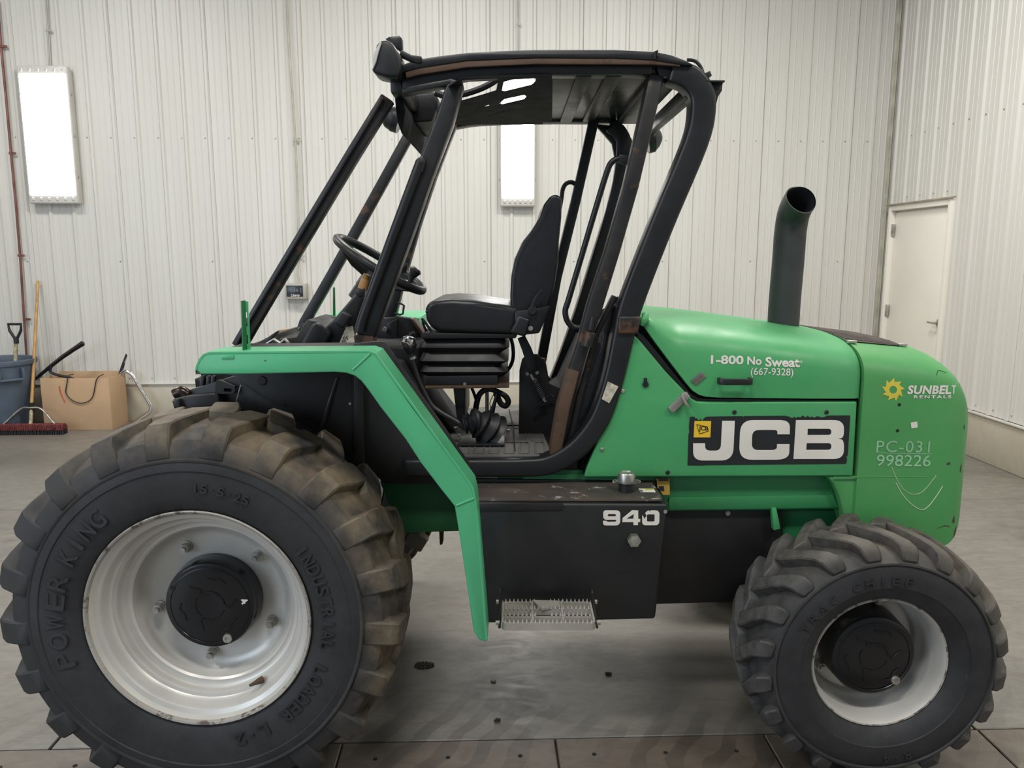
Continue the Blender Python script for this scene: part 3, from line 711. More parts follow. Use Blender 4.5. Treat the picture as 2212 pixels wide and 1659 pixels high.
def wheel(front, far):
    if front: cx, cz, yc, nl, rubm = XF, ZF, 2.374, 21, 'rub_f'
    else: cx, cz, yc, nl, rubm = XR, ZR, 2.42, 20, 'rub_r'
    yoff = 2*(YC-yc) if far else 0.0
    fy = (lambda y: 2*YC-y) if far else (lambda y: y)
    if front: half = [(0.330, 2.222), (0.337, 2.206), (0.352, 2.196), (0.385, 2.186), (0.43, 2.181), (0.460, 2.181), (0.462, 2.178), (0.466, 2.178), (0.486, 2.181), (0.489, 2.179), (0.495, 2.179), (0.498, 2.187), (0.525, 2.191), (0.549, 2.203), (0.563, 2.235), (0.576, 2.29), (0.583, 2.374)]
    else: half = [(0.207, 2.30), (0.215, 2.288), (0.226, 2.276), (0.245, 2.262), (0.262, 2.256), (0.264, 2.252), (0.27, 2.252), (0.30, 2.250), (0.325, 2.256), (0.333, 2.259), (0.336, 2.254), (0.342, 2.255), (0.345, 2.264), (0.360, 2.282), (0.372, 2.31), (0.378, 2.36), (0.380, 2.42)]
    prof = half+[(r, 2*yc-y) for r, y in half[-2::-1]]
    prof = [(r, fy(y)) for r, y in prof]
    ty = part('tyre', lathe(prof, cx, cz, 120), rubm)
    ty.data.materials.clear(); ty.data.materials.append(M[rubm]); ty.data.materials.append(M['rub_side'])
    lim = 0.487 if front else 0.338
    for p in ty.data.polygons:
        r = math.hypot(p.center.x-cx, p.center.z-cz); p.material_index = 1 if r < lim else 0
    bm = bmesh.new(); bm.from_mesh(ty.data); bmesh.ops.recalc_face_normals(bm, faces=bm.faces); bm.to_mesh(ty.data); bm.free()
    D = math.radians
    if front:
        st = [(0.500, 2.184, 0.488, 2.200, 0, 0.036, 0.038), (0.54, 2.190, 0.515, 2.215, D(-0.2), 0.036, 0.042), (0.580, 2.200, 0.54, 2.240, D(-0.5), 0.036, 0.046), (0.598, 2.214, 0.545, 2.26, D(-1.0), 0.035, 0.050), (0.604, 2.255, 0.555, 2.27, D(-1.8), 0.041, 0.050), (0.606, 2.31, 0.565, 2.31, D(-3.5), 0.045, 0.052), (0.607, 2.375, 0.565, 2.375, D(-5), 0.045, 0.050), (0.606, 2.415, 0.565, 2.415, D(-6), 0.034, 0.042)]
    else:
        st = [(0.349, 2.258, 0.338, 2.275, 0, 0.021, 0.026), (0.372, 2.264, 0.355, 2.29, D(0.3), 0.026, 0.033), (0.392, 2.276, 0.36, 2.31, D(1), 0.027, 0.036), (0.404, 2.30, 0.365, 2.33, D(3), 0.026, 0.036), (0.410, 2.34, 0.368, 2.35, D(7), 0.025, 0.033), (0.414, 2.385, 0.37, 2.385, D(12), 0.025, 0.032), (0.416, 2.435, 0.37, 2.435, D(16), 0.026, 0.032)]
    base = None
    for side in (0, 1):
        mir = (side == 1)
        me = bpy.data.meshes.new('tread_lug'); bm = lug_mesh(cx, cz, yc, st, mir)
        if far: bmesh.ops.transform(bm, matrix=Matrix.Translation((0, 2*YC, 0)) @ Matrix.Diagonal((1, -1, 1, 1)), verts=bm.verts); bmesh.ops.recalc_face_normals(bm, faces=bm.faces)
        bm.to_mesh(me); bm.free(); me.materials.append(M[rubm]); me.shade_smooth(); me.set_sharp_from_angle(angle=D(35))
        for k in range(nl):
            a0 = (D(13.0) if front else D(9)) + 2*PI*(k+(0.5 if side else 0))/nl
            o = bpy.data.objects.new('tread_lug', me); reg(o, ty, rotY(cx, cz, a0))
    # rim
    if front:
        rp = [(0.322, 2.226), (0.337, 2.205), (0.339, 2.198), (0.336, 2.194), (0.331, 2.196), (0.326, 2.205), (0.319, 2.220), (0.306, 2.226), (0.301, 2.235), (0.298, 2.262), (0.290, 2.272), (0.279, 2.274), (0.274, 2.284), (0.272, 2.304), (0.262, 2.309), (0.253, 2.308), (0.247, 2.314), (0.244, 2.334), (0.236, 2.350), (0.222, 2.362), (0.205, 2.368), (0.150, 2.368), (0.142, 2.370), (0.142, 2.42), (0.30, 2.44), (0.32, 2.5)]
        hubp = [(0.139, 2.48), (0.139, 2.372), (0.143, 2.366), (0.142, 2.33), (0.140, 2.306), (0.136, 2.299), (0.128, 2.297), (0.045, 2.297), (0.040, 2.2975), (0, 2.2975)]
        capy, capr, sr, ny = 2.297, 0.138, 0.188, 2.368
    else:
        rp = [(0.205, 2.310), (0.212, 2.296), (0.214, 2.290), (0.211, 2.286), (0.207, 2.288), (0.203, 2.296), (0.198, 2.312), (0.196, 2.34), (0.194, 2.40), (0.188, 2.416), (0.180, 2.422), (0.176, 2.432), (0.172, 2.446), (0.162, 2.452), (0.125, 2.452), (0.12, 2.50)]
        hubp = [(0.118, 2.50), (0.118, 2.445), (0.138, 2.440), (0.136, 2.39), (0.134, 2.345), (0.130, 2.334), (0.122, 2.330), (0.04, 2.330), (0, 2.331)]
        capy, capr, sr, ny = 2.330, 0.130, 0.152, 2.452
    fin = lambda bm: (bmesh.ops.transform(bm, matrix=Matrix.Translation((0, 2*YC, 0)) @ Matrix.Diagonal((1, -1, 1, 1)), verts=bm.verts) if far else None, bmesh.ops.recalc_face_normals(bm, faces=bm.faces), bm)[2]
    rim = part('wheel_rim', fin(lathe(rp, cx, cz, 120)), 'rim')
    edge = (0.340, 0.318) if front else (0.2145, 0.2025)
    rim.data.materials.append(M['rim_edge'])
    for p in rim.data.polygons:
        r = math.hypot(p.center.x-cx, p.center.z-cz)
        if edge[1]+(0.008 if front else 0.004) < r: p.material_index = 1
    hub = part('wheel_hub', fin(lathe(hubp, cx, cz, 64)), 'hub')
    if far: return
    hub.data.materials.append(M['hub_dusty'])
    if not front:
        for p in hub.data.polygons:
            if p.center.y > capy+0.012: p.material_index = 1
    for k in range(5):
        a = math.radians((46 if front else 72))+2*PI*k/5
        q = Vector((cx+sr*math.cos(a), ny, cz+sr*math.sin(a)))
        b = bmesh.new(); tube([q, q+Vector((0, -0.006, 0))], 0.019, 20, bm=b); tube([q, q+Vector((0, -0.028, 0))], 0.0155, 6, bm=b); tube([q, q+Vector((0, -0.040, 0))], 0.0095, 14, bm=b)
        obj('wheel_nut', b, 'zinc', rim)
    # embossed pattern on hub cap
    b = bmesh.new(); e = capy-0.0015
    def arc(r, a0, a1, n=10): return [Vector((cx+r*math.cos(math.radians(a0+(a1-a0)*i/n)), e, cz+r*math.sin(math.radians(a0+(a1-a0)*i/n)))) for i in range(n+1)]
    tube(arc(0.045, 5, 120), 0.0028, 6, bm=b); tube(arc(0.045, 150, 230), 0.0022, 6, bm=b); tube(arc(0.045, 250, 340), 0.0016, 6, bm=b)
    for s0 in (5, 125, 245):
        pts = [Vector((cx+r*math.cos(math.radians(s0+da)), e, cz+r*math.sin(math.radians(s0+da)))) for r, da in ((0.045, 0), (0.055, -8), (0.066, -2), (0.076, 6), (0.088, 8))]
        tube(pts, 0.0026, 6, 4, bm=b)
        pts = [Vector((cx+r*math.cos(math.radians(s0+da)), e, cz+r*math.sin(math.radians(s0+da)))) for r, da in ((0.088, 50), (0.094, 62), (0.085, 74), (0.09, 88))]
        tube(pts, 0.0024, 6, 4, bm=b)
    tube(arc(capr-0.016, 0, 360, 40), 0.0012, 5, bm=b, caps=False)
    obj('embossing', b, 'hub', hub)
    pq = P(492, 1378, capy) if front else P(1933, 1468, capy)
    obj('drain_plug', lathe([(0, capy-0.004), (0.006, capy-0.004), (0.007, capy-0.009), (0.0125, capy-0.009), (0.0145, capy-0.005), (0.0145, capy)], pq.x, pq.z, 20), 'steel', hub)
    pq = Vector((cx+(capr-0.014)*math.cos(math.radians(152)), 0, cz+(capr-0.014)*math.sin(math.radians(152))))
    obj('bolt_recess', lathe([(0, capy-0.001), (0.008, capy-0.001), (0.009, capy)], pq.x, pq.z, 14), 'void', hub)
    if front:
        me = ptext('4', 0, 0, 10, 10, 2.0)
        me, w, h = text_mesh('4', offset=0.03); q = P(527, 1298, capy)
        me.transform(Matrix.Translation((q.x, capy-0.001, q.z)) @ Matrix.Rotation(PI/2, 4, 'X') @ Matrix.Rotation(-0.9, 4, 'Z') @ Matrix.Diagonal((0.017/w, 0.023/h, 0.1, 1)) @ Matrix.Translation((-w/2, -h/2, 0)))
        obj('painted_numeral', me, 'white', hub, smooth=0)
        q = P(560, 1471, 2.262); d = Vector((-0.024, -0.020, -0.004))
        obj('valve_stem', tube([q-d*0.4, q, q+d*0.5, q+d], [0.011, 0.010, 0.006, 0.004], 10), 'rust', rim)
    # raised letters on the sidewall
    if front: words = [('POWER', 0.412, 201, 158, 0.056, 2.180), ('KING', 0.412, 154, 126, 0.056, 2.180), ('INDUSTRIAL', 0.392, 37, -13, 0.040, 2.181), ('LOADER', 0.392, -20, -52, 0.040, 2.181), ('L-2', 0.392, -59, -76, 0.040, 2.181), ('15.5-25', 0.412, 88, 64, 0.026, 2.180)]
    else: words = [('TRAC CHIEF', 0.288, 156, 76, 0.027, 2.249), ('GALAXY', 0.302, -55, -95, 0.028, 2.249)]
    if not front: words[1] = ('R-4', 0.302, -70, -88, 0.026, 2.249)
    for wd, r, a_s, a_e, hh, yy in ([] if far else words):
        cell = (a_s-a_e)/max(1, len(wd)); 
        for i, ch in enumerate(wd):
            if ch == ' ': continue
            a = math.radians(a_s-cell*(i+0.5))
            me, w, h = text_mesh(ch, thick=0.01, offset=0.01)
            cw = min(math.radians(cell)*r*0.80, hh*0.9) if ch not in 'I1.-' else hh*0.22
            ch_h = hh if ch not in '.-' else hh*0.16
            flip = 0
            me.transform(Matrix.Translation((cx+r*math.cos(a), yy+0.001, cz+r*math.sin(a))) @ Matrix.Rotation(PI/2, 4, 'X') @ Matrix.Rotation(a-PI/2, 4, 'Z') @ Matrix.Diagonal((cw/w, ch_h/h, 0.55, 1)) @ Matrix.Translation((-w/2, -h/2, 0)))
            obj('raised_letter', me, 'rub_side', ty, smooth=0)
for f_, fr in ((True, False), (False, False), (True, True), (False, True)): wheel(f_, fr)
part('axle', tube([(XF, 2.45, ZF), (XF, 3.70, ZF)], 0.07, 20), 'green_dark')
part('axle', tube([(XR, 2.47, ZR), (XR, 3.67, ZR)], 0.065, 20), 'green_dark')

# ---------- chassis beams
part('chassis_beam', pp([(820, 1040), (1010, 1040), (1010, 1147), (862, 1152)], 2.70, 2.80, 0.004), 'green_dark')
part('chassis_beam', pp([(1100, 1022), (1830, 1022), (1830, 1101), (1100, 1106)], 2.68, 2.74, 0.006), M['green_dark'])
o = part('side_rail', pp([(1130, 1024), (1795, 1028), (1800, 1060), (1815, 1100), (1445, 1104), (1130, 1085)], 2.655, 2.68, 0.002), 'green_mid')
part('side_rail', pp([(1445, 1076), (1800, 1070), (1812, 1097), (1445, 1102)], 2.648, 2.66, 0.002), 'green_mid')
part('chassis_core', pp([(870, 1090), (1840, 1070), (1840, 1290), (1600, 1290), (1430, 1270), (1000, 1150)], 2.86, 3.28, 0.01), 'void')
part('belly_guard', pp([(1400, 1096), (1688, 1096), (1688, 1210), (1600, 1300), (1400, 1306)], 2.672, 2.69, 0.003), 'liner')
part('support_bracket', pp([(1668, 1098), (1677, 1098), (1686, 1142), (1672, 1146)], 2.64, 2.67, 0.001), 'green')
part('bolt', ycyl(1571, 1107, 2.672, 0.009, 0.01, 6), 'zinc')
part('axle_housing', pp([(1680, 1100), (1830, 1100), (1850, 1180), (1700, 1230)], 2.70, 3.4, 0.02), 'green_dark')
part('mast_foot', pp([(948, 1140), (957, 1140), (956, 1176), (950, 1178)], 2.85, 2.9, 0.002), 'rust')

# ---------- body: hood, side panel, cowl
def loft(stations, nseg=26, expo=3.2, flat=0.60, bm=None, cap=True):
    """stations: (X, yc, halfw, zbot, ztop, drop) ; section = side wall then rounded top"""
    b = bm or bmesh.new(); rows = []
    for X, yc, hw, zb, zt, drop in stations:
        row = []
        for i in range(4): row.append((yc-hw, zb+(zt-drop-zb)*i/4))
        for i in range(nseg+1):
            a = PI-PI*i/nseg
            ca, sa = math.cos(a), math.sin(a)
            row.append((yc+hw*math.copysign(abs(ca)**(2/expo), ca), zt-drop+drop*abs(sa)**(2/expo)))
        for i in range(3, -1, -1): row.append((yc+hw, zb+(zt-drop-zb)*i/4))
        rows.append([b.verts.new((X, y, z)) for y, z in row])
    for r0, r1 in zip(rows[:-1], rows[1:]):
        for k in range(len(r0)-1): b.faces.new((r0[k], r0[k+1], r1[k+1], r1[k]))
        b.faces.new((r0[-1], r0[0], r1[0], r1[-1]))
    if cap: b.faces.new(rows[0]); b.faces.new(rows[-1][::-1])
    bmesh.ops.recalc_face_normals(b, faces=b.faces)
    return b
HW = 0.455; SY = YC-HW      # side plane 2.615
def zx(px, py, Y=SY): q = P(px, py, Y); return q.x, q.z
# hood: lower edge trace at the side plane, crest trace at the centre
low = [(1388, 700), (1396, 712), (1420, 745), (1450, 785), (1478, 822), (1495, 843), (1508, 852), (1525, 857), (1560, 859), (1650, 860), (1750, 861), (1857, 861)]
lowx = [zx(*p) for p in low]
def lowz(X):
    for (x0, z0), (x1, z1) in zip(lowx[:-1], lowx[1:]):
        if x0 <= X <= x1: return z0+(z1-z0)*(X-x0)/(x1-x0)
    return lowx[0][1] if X < lowx[0][0] else lowx[-1][1]
crest = [(1360, 659), (1392, 662), (1450, 667), (1525, 676), (1600, 686), (1680, 697), (1745, 706), (1800, 714)]
crx = [zx(x, y, YC+0.05) for x, y in crest]
def crz(X):
    for (x0, z0), (x1, z1) in zip(crx[:-1], crx[1:]):
        if x0 <= X <= x1: return z0+(z1-z0)*(X-x0)/(x1-x0)
    if X < crx[0][0]: return crx[0][1]
    (x0, z0), (x1, z1) = crx[-2:]; return z1+(z1-z0)/(x1-x0)*(X-x1)
XS = zx(1861, 830)[0]; X0 = lowx[0][0]
sts = []
N = 34
for i in range(N+1):
    X = X0+(XS-X0)*i/N
    sts.append((X, YC, HW-(0.012 if i in (0, N) else 0), lowz(X), crz(X)-(0.006 if i in (0, N) else 0), min(0.155, max(0.03, crz(X)-lowz(X)-0.03))))
hood = part('engine_hood', loft(sts), 'green', smooth=50)
hb = bvh_of(hood)
# rear cowl
def cowl_station(X, hw, zb, zt, drop): return (X, YC, hw, zb, zt, drop)
XE = zx(2093, 930, 2.72)[0]
cs = []
tp = [(1757, 708), (1800, 713), (1850, 717), (1900, 724), (1950, 735), (1990, 746), (2020, 760), (2045, 778), (2066, 806), (2080, 838), (2090, 880)]
tpx = [zx(x, y, YC+0.0) for x, y in tp]
XW = XE-XS
def crest_c(X):
    if X <= tpx[0][0]: return tpx[0][1]
    for (x0, z0), (x1, z1) in zip(tpx[:-1], tpx[1:]):
        if x0 <= X <= x1: return z0+(z1-z0)*(X-x0)/(x1-x0)
    return tpx[-1][1]
zA = crz(XS)
ZB_s = zx(1830, 1180)[1]; 
for i in range(25):
    t_ = i/24
    X = XS+0.006+XW*(1-(1-t_)**1.7) if i < 24 else XE
    u = (X-XS)/XW                                   # 0..1 along
    hw = HW+0.004-(0.0 if u < 0.70 else 0.20*(1-math.sqrt(max(0, 1-((u-0.70)/0.30)**2.3))))
    zt_ = zA-0.005-0.055*u-(0 if u < 0.48 else 0.30*(1-math.sqrt(max(0, 1-((u-0.48)/0.52)**2.6))))
    zb_ = ZB_s+0.20*max(0, (u-0.66)/0.34)**3
    cs.append((X, YC, hw, zb_, zt_, 0.15))
cowl = part('rear_cowl', loft(cs), 'green_cowl', smooth=50)
cbv = bvh_of(cowl)
# lower front flare of the cowl (wheel arch flange)
fl_ = [(1797, 1031), (1860, 1030), (1880, 1170), (1830, 1170), (1814, 1110), (1806, 1062)]
part('cowl_flare', pp([(1787, 1029), (1860, 1029), (1860, 1180), (1836, 1180), (1822, 1110), (1812, 1070), (1800, 1045)], SY+0.004, SY+0.16, 0.008), 'green_cowl')
part('cowl_seam', pp([(1852, 866), (1858, 866), (1853, 1029), (1846, 1029)], SY+0.03, SY+0.05, 0), 'void')
# crease ridge on cowl
a = P(1800, 1031, SY-0.003); b_ = P(2000, 1030, SY-0.003)
part('cowl_crease', tube([a, b_], 0.0022, 6), 'green_cowl')
# engine side panel
sp_ = [(1262, 1031), (1268, 1010), (1300, 930), (1325, 850), (1350, 760), (1368, 722), (1384, 738), (1440, 805), (1495, 862), (1506, 868), (1530, 869), (1852, 868), (1843, 1029)]
side = part('side_panel', pp(sp_, SY, SY+0.03, 0.006, 3), 'green')
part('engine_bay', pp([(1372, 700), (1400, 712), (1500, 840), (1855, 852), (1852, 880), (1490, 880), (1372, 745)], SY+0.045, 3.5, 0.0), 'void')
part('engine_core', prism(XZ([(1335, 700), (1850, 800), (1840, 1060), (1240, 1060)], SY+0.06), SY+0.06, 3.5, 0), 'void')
part('hood_channel', pp([(1376, 716), (1390, 724), (1492, 850), (1512, 861), (1855, 864), (1855, 872), (1505, 874), (1488, 866), (1374, 738)], SY+0.018, SY+0.045, 0.002), 'plastic')
# pivot lug at hood front + far side panel
part('far_side_panel', mirrored(side.data, YC), None)  # carries the side panel's material
part('hood_front_lip', tube([P(1385, 700, SY), P(1393, 690, SY-0.005), P(1394, 680, SY+0.01)], 0.012, 10, 3), 'green')
# handle
hq0, hq1 = P(1551, 825, SY-0.03), P(1631, 825, SY-0.03)
b = bmesh.new(); hy = SY-0.035
pth = XZ([(1554, 825), (1556, 825), (1628, 825)], hy)
z_ = pth[0][1]; x0, x1 = pth[0][0]-0.002, pth[-1][0]+0.002
for zz in (1,):
    hp = [Vector((x0+0.008, SY, z_)), Vector((x0+0.008, hy+0.006, z_)), Vector((x0+0.02, hy, z_)), Vector((x1-0.02, hy, z_)), Vector((x1-0.008, hy+0.006, z_)), Vector((x1-0.008, SY, z_))]
    vs = []
    for i, p in enumerate(hp):
        d = (hp[min(i+1, 5)]-hp[max(i-1, 0)]).normalized(); s_ = Vector((0, 0, 1)); n_ = d.cross(s_)
        vs.append([b.verts.new(p+n_*e1*0.005+s_*e2*0.0105) for e1, e2 in ((-1, -1), (1, -1), (1, 1), (-1, 1))])
    for i in range(5):
        for k in range(4): b.faces.new((vs[i][k], vs[i][(k+1) % 4], vs[i+1][(k+1) % 4], vs[i+1][k]))
    b.faces.new(vs[0]); b.faces.new(vs[-1]); bmesh.ops.recalc_face_normals(b, faces=b.faces); bevel_bm(b, 0.002, 2)
obj('hood_handle', b, 'plastic', hood)
# latches
def strip(pxs, Y, th_, mat, nm, par, bev=0.0015): return obj(nm, pp(pxs, Y-th_, Y, bev), mat, par)
kp = strip([(1492, 822), (1504, 833), (1526, 813), (1516, 802)], SY-0.001, 0.004, 'steel', 'latch_keeper', hood)
for x, y in ((1505, 820), (1516, 812)): obj('rivet', ycyl(x, y, SY-0.005, 0.0045, 0.003, 12), 'steel', hood)
lt = obj('toggle_latch', pp([(1450, 889), (1456, 891), (1491, 858), (1484, 846), (1478, 848), (1446, 878), (1443, 882)], SY-0.014, SY-0.001, 0.002), 'steel', side)
obj('toggle_latch', bar([(1473, 853), (1480, 868), (1488, 880)], 0.008, SY-0.026, SY-0.014, 0.001), 'zinc', side, label='thin hook arm')
obj('toggle_latch', pp([(1471, 852), (1478, 846), (1492, 856), (1484, 866)], SY-0.024, SY-0.014, 0.002), 'steel', side, label='wire loop end')
# bolts on panel
for x, y, r, m in ((1586, 890, 0.0075, 'plastic'), (1785, 890, 0.0075, 'plastic'), (1442, 1020, 0.0075, 'plastic'), (1345, 845, 0.007, 'zinc'), (1300, 971, 0.007, 'zinc')):
    obj('panel_bolt', ycyl(x, y, SY+0.001, r, 0.005, 14, 0.002), m, side)
b = ycyl(1394, 830, SY+0.001, 0.011, 0.006, 6); box(P(1394, 821, SY-0.002), (0.011, 0.008, 0.014), 0.001, bm=b); obj('lock_barrel', b, 'plastic', side)

# JCB decal
def crp(ox, oy, k): return lambda pts, n=6: [(ox+x*k, oy+y*k) for x, y in roundpoly(pts, n)]
J = crp(1470, 880, 0.17631); yd = SY-0.0012
edge_top = [(330, 112), (760, 106), (768, 118), (775, 106), (1280, 102), (1330, 112), (1350, 126), (1380, 128), (1390, 112), (1410, 130), (1440, 116), (1470, 122), (1495, 100), (1520, 112), (1530, 126), (1560, 100), (1580, 122), (1610, 112), (1640, 126), (1680, 106), (1720, 122), (1760, 120), (1790, 104), (1840, 100)]
plate = [(112, 125), (130, 112), (170, 114), (180, 138), (200, 130), (215, 155), (240, 150), (250, 128), (262, 175), (275, 150), (290, 128)] + edge_top + [(2080, 98, 12), (2050, 590), (2030, 606), (2040, 625), (2034, 692, 20), (320, 708), (306, 704), (295, 712), (85, 712, 12), (98, 330), (108, 300), (102, 250)]
pl = obj('badge_plate', pshape([J(plate)], yd), 'decal_black', side, smooth=0)
def dec(name, polys, mat, par, Y=yd-0.0014, **kw): return obj(name, pshape(polys, Y, 0.001), mat, par, smooth=0, **kw)
dec('badge_letter', [J([(510, 165), (665, 165), (643, 650, 150), (155, 652, 130), (155, 440), (300, 440), (305, 530, 70), (492, 530, 70)], 8)], 'white', side, label='white letter J')
dec('badge_letter', [J([(735, 155, 160), (1340, 155, 130), (1338, 330), (1187, 330), (1187, 275, 55), (880, 278, 80), (872, 522, 80), (1180, 522, 65), (1183, 450), (1335, 450), (1330, 640, 160), (715, 642, 160)], 8)], 'white', side, label='white letter C')
dec('badge_letter', [J([(1415, 155), (2002, 155, 130), (2002, 372, 90), (1930, 384), (2002, 396, 90), (2002, 632, 130), (1383, 632)], 8), J([(1558, 262), (1848, 262, 38), (1848, 338, 38), (1555, 338)]), J([(1545, 438), (1848, 438, 40), (1848, 520, 40), (1540, 520)])], 'white', side, label='white letter B')
ysq = dec('badge_square', [J([(172, 168), (375, 168), (365, 367), (160, 367)])], 'yellow', side)
dec('badge_outline', [J([(193, 206, 8), (332, 234, 12), (345, 292, 10), (232, 329, 10)]), J([(201, 214, 6), (328, 240, 8), (338, 287, 8), (236, 320, 8)])], 'decal_black', side, yd-0.0026)
me = ptext('JCB', 1470+222*.1763, 880+228*.1763, 1470+335*.1763, 880+300*.1763, yd-0.0026, offset=0.03)
obj('badge_outline', me, 'decal_black', side, smooth=0)
# hood lettering
def lett(par, bvh, s_, x0, y0, x1, y1, mat='white', nm='lettering', Y=SY, **kw):
    me = ptext(s_, x0, y0, x1, y1, Y, **kw); drape(me, bvh, 0.0016); return obj(nm, me, mat, par, smooth=0)
lett(hood, hb, '1-800', 1535, 767, 1606, 786, offset=0.03, slope=-0.02)
lett(hood, hb, 'No', 1614, 770, 1645, 788, offset=0.03, slope=-0.02)
lett(hood, hb, 'Sweat', 1653, 771.5, 1728, 792, offset=0.03, slope=-0.02)
lett(hood, hb, '®', 1729, 779, 1734, 785, slope=-0.02)
lett(hood, hb, '(667-9328)', 1621, 794, 1713, 814.5, offset=0.006, slope=-0.02)
# hood top sticker
q = P(1735, 718, 2.95); 
# cowl logo
K = crp(1870, 790, 0.13865)
star = []; cxs, cys = 418, 370
for k in range(9):
    a = math.radians(-83+40*k); star += [(cxs+184*math.cos(a), cys+184*math.sin(a)), (cxs+122*math.cos(a+math.radians(4)), cys+122*math.sin(a+math.radians(4)))]
hole = [(cxs+58*math.cos(2*PI*k/24), cys+58*math.sin(2*PI*k/24)) for k in range(24)]
me = pshape([K(star), K(hole)], SY); drape(me, cbv, 0.0012); obj('sun_emblem', me, 'sun', cowl, smooth=0)
lett(cowl, cbv, 'SUNBEL', 1958, 832, 2053, 851, offset=0.04, shear=0.12, spacing=1.06)
lett(cowl, cbv, 'T', 2054, 832, 2066, 851, mat='white_fade', offset=0.04, shear=0.12, spacing=1.06)
lett(cowl, cbv, 'RENTALS', 1972, 853, 2053, 860, offset=0.035, spacing=1.35)
lett(cowl, cbv, 'PC-031', 1891, 951, 2006, 976, mat='pale_green', offset=0.004, spacing=1.1, slope=-0.01)
lett(cowl, cbv, '998226', 1891, 981, 2008, 1006, mat='pale_green', offset=0.004, slope=-0.01)
me = pshape([[(1891, 977), (2012, 979), (2012, 980.2), (1891, 978.2)]], SY); drape(me, cbv, 0.001); obj('lettering', me, 'pale_green', cowl, smooth=0)
me = pshape([K([(690, 880, 10), (790, 865, 10), (800, 955, 10), (703, 972, 10)])], SY); drape(me, cbv, 0.001); obj('small_sticker', me, 'white', cowl, smooth=0)
for x, y, r, m in ((1941.5, 896, 0.0135, 'void'), (1942, 874, 0.0055, 'plastic'), (1938, 930, 0.0055, 'plastic')):
    obj('cowl_bolt', ycyl(x, y, SY-0.002, r, 0.003 if m != 'void' else 0.001, 18), m, cowl)
def scr(pts, w=0.0012, mat='scratch', nm='scratch'):
    q = [P(x, y, SY) for x, y in pts]; q = smooth_path(q, 5)
    for p in q:
        h_ = cbv.ray_cast(Vector((p.x, 1, p.z)), Vector((0, 1, 0)))
        if h_[0]: p.y = h_[0].y-0.0005
    obj(nm, tube(q, w, 5), mat, cowl)
scr([(1925, 1008), (1937, 1036), (1953, 1058), (1972, 1067), (1990, 1062), (2008, 1043), (2021, 1026)], 0.0008)
scr([(1934, 1042), (1950, 1070), (1972, 1092), (1990, 1100), (2004, 1093), (2022, 1070), (2035, 1049)], 0.0013)
for pts in ([(2026, 812), (2032, 804), (2040, 803), (2054, 808)],): scr(pts, 0.0009, 'void', 'paint_crack')
chips = [[(2043, 1000), (2050, 997), (2052, 1002), (2045, 1004)], [(2058, 1128), (2064, 1114), (2066, 1130), (2050, 1138), (2020, 1141), (2040, 1134)], [(2086, 925), (2089, 915), (2089, 932)]]
chips += [[(2078, 812), (2084, 820), (2087, 834), (2083, 836), (2080, 824)], [(2079, 1010), (2084, 1004), (2082, 1024), (2078, 1020)], [(2066, 1150), (2074, 1138), (2070, 1158), (2062, 1166)]]
for ch in chips:
    me = pshape([ch], SY); drape(me, cbv, 0.001); obj('paint_chip', me, 'rust', cowl, smooth=0)
# top grille on the cowl: thin dark sheet lying on the crown
gb = bmesh.new(); nx, ny = 16, 8
gx0, gx1 = XS+0.004, XS+XW*0.50
def top_at(x, y):
    h_ = cbv.ray_cast(Vector((x, y, 3)), Vector((0, 0, -1)));
    if h_[0] is None or h_[0].z < 1.1: h_ = cbv.ray_cast(Vector((x+0.02, y, 3)), Vector((0, 0, -1)))
    return h_[0].z if h_[0] is not None else zA
gv = [[None]*(ny+1) for _ in range(nx+1)]
for i in range(nx+1):
    for j in range(ny+1):
        x = gx0+(gx1-gx0)*i/nx; y0g = YC-0.31+0.03*i/nx; y = y0g+(2*YC-2*y0g)*j/ny
        gv[i][j] = gb.verts.new((x, y, top_at(x, y)+0.004))
for i in range(nx):
    for j in range(ny): gb.faces.new((gv[i][j], gv[i+1][j], gv[i+1][j+1], gv[i][j+1]))
obj('top_grille', gb, 'grille', cowl)
gb = bmesh.new()
for i in range(1, nx*2):
    x = gx0+(gx1-gx0)*i/(nx*2)
    tube([Vector((x, YC-0.28+0.56*j/6, top_at(x, YC-0.28+0.56*j/6)+0.005)) for j in range(7)], 0.0015, 4, bm=gb)
obj('grille_wire', gb, 'grille', cowl, kind='stuff')
for x, y in ((gx0+0.01, YC-0.325), (gx1, YC-0.27)): obj('grille_clip', box((x, y, top_at(x, y)+0.006), (0.03, 0.018, 0.01), 0.002), 'steel', cowl)
# exhaust
eq = P(1690, 712, YC); ex, ez = eq.x, eq.z
ep = [P(1691, 716, YC), P(1695, 650, YC), P(1702, 570, YC), P(1706, 515, YC), P(1709, 488, YC), P(1713, 466, YC-0.012), P(1720, 447, YC-0.045), P(1729, 432, YC-0.10)]
R_ = 0.0595
def pipe_ring(b, p, d, r, seg=28):
    s_ = d.cross(Vector((0, 1, 0))).normalized(); u = s_.cross(d).normalized()
    return [b.verts.new(p+(s_*math.cos(2*PI*k/seg)+u*math.sin(2*PI*k/seg))*r) for k in range(seg)]
b = bmesh.new(); sp = smooth_path(ep, 4); n = len(sp); outer = []; inner = []
cutn = Vector((0.36, -0.74, 0.57)).normalized()          # slanted mouth faces the camera, right
for i, p in enumerate(sp):
    d = (sp[min(i+1, n-1)]-sp[max(i-1, 0)]).normalized()
    outer.append(pipe_ring(b, p, d, R_)); inner.append(pipe_ring(b, p, d, R_-0.004))
dlast = (sp[-1]-sp[-2]).normalized()
pc = sp[-1]+dlast*0.0
for ring in (outer[-1], inner[-1]):
    for v in ring:
        t_ = cutn.dot(pc-v.co)/cutn.dot(dlast); v.co += dlast*t_
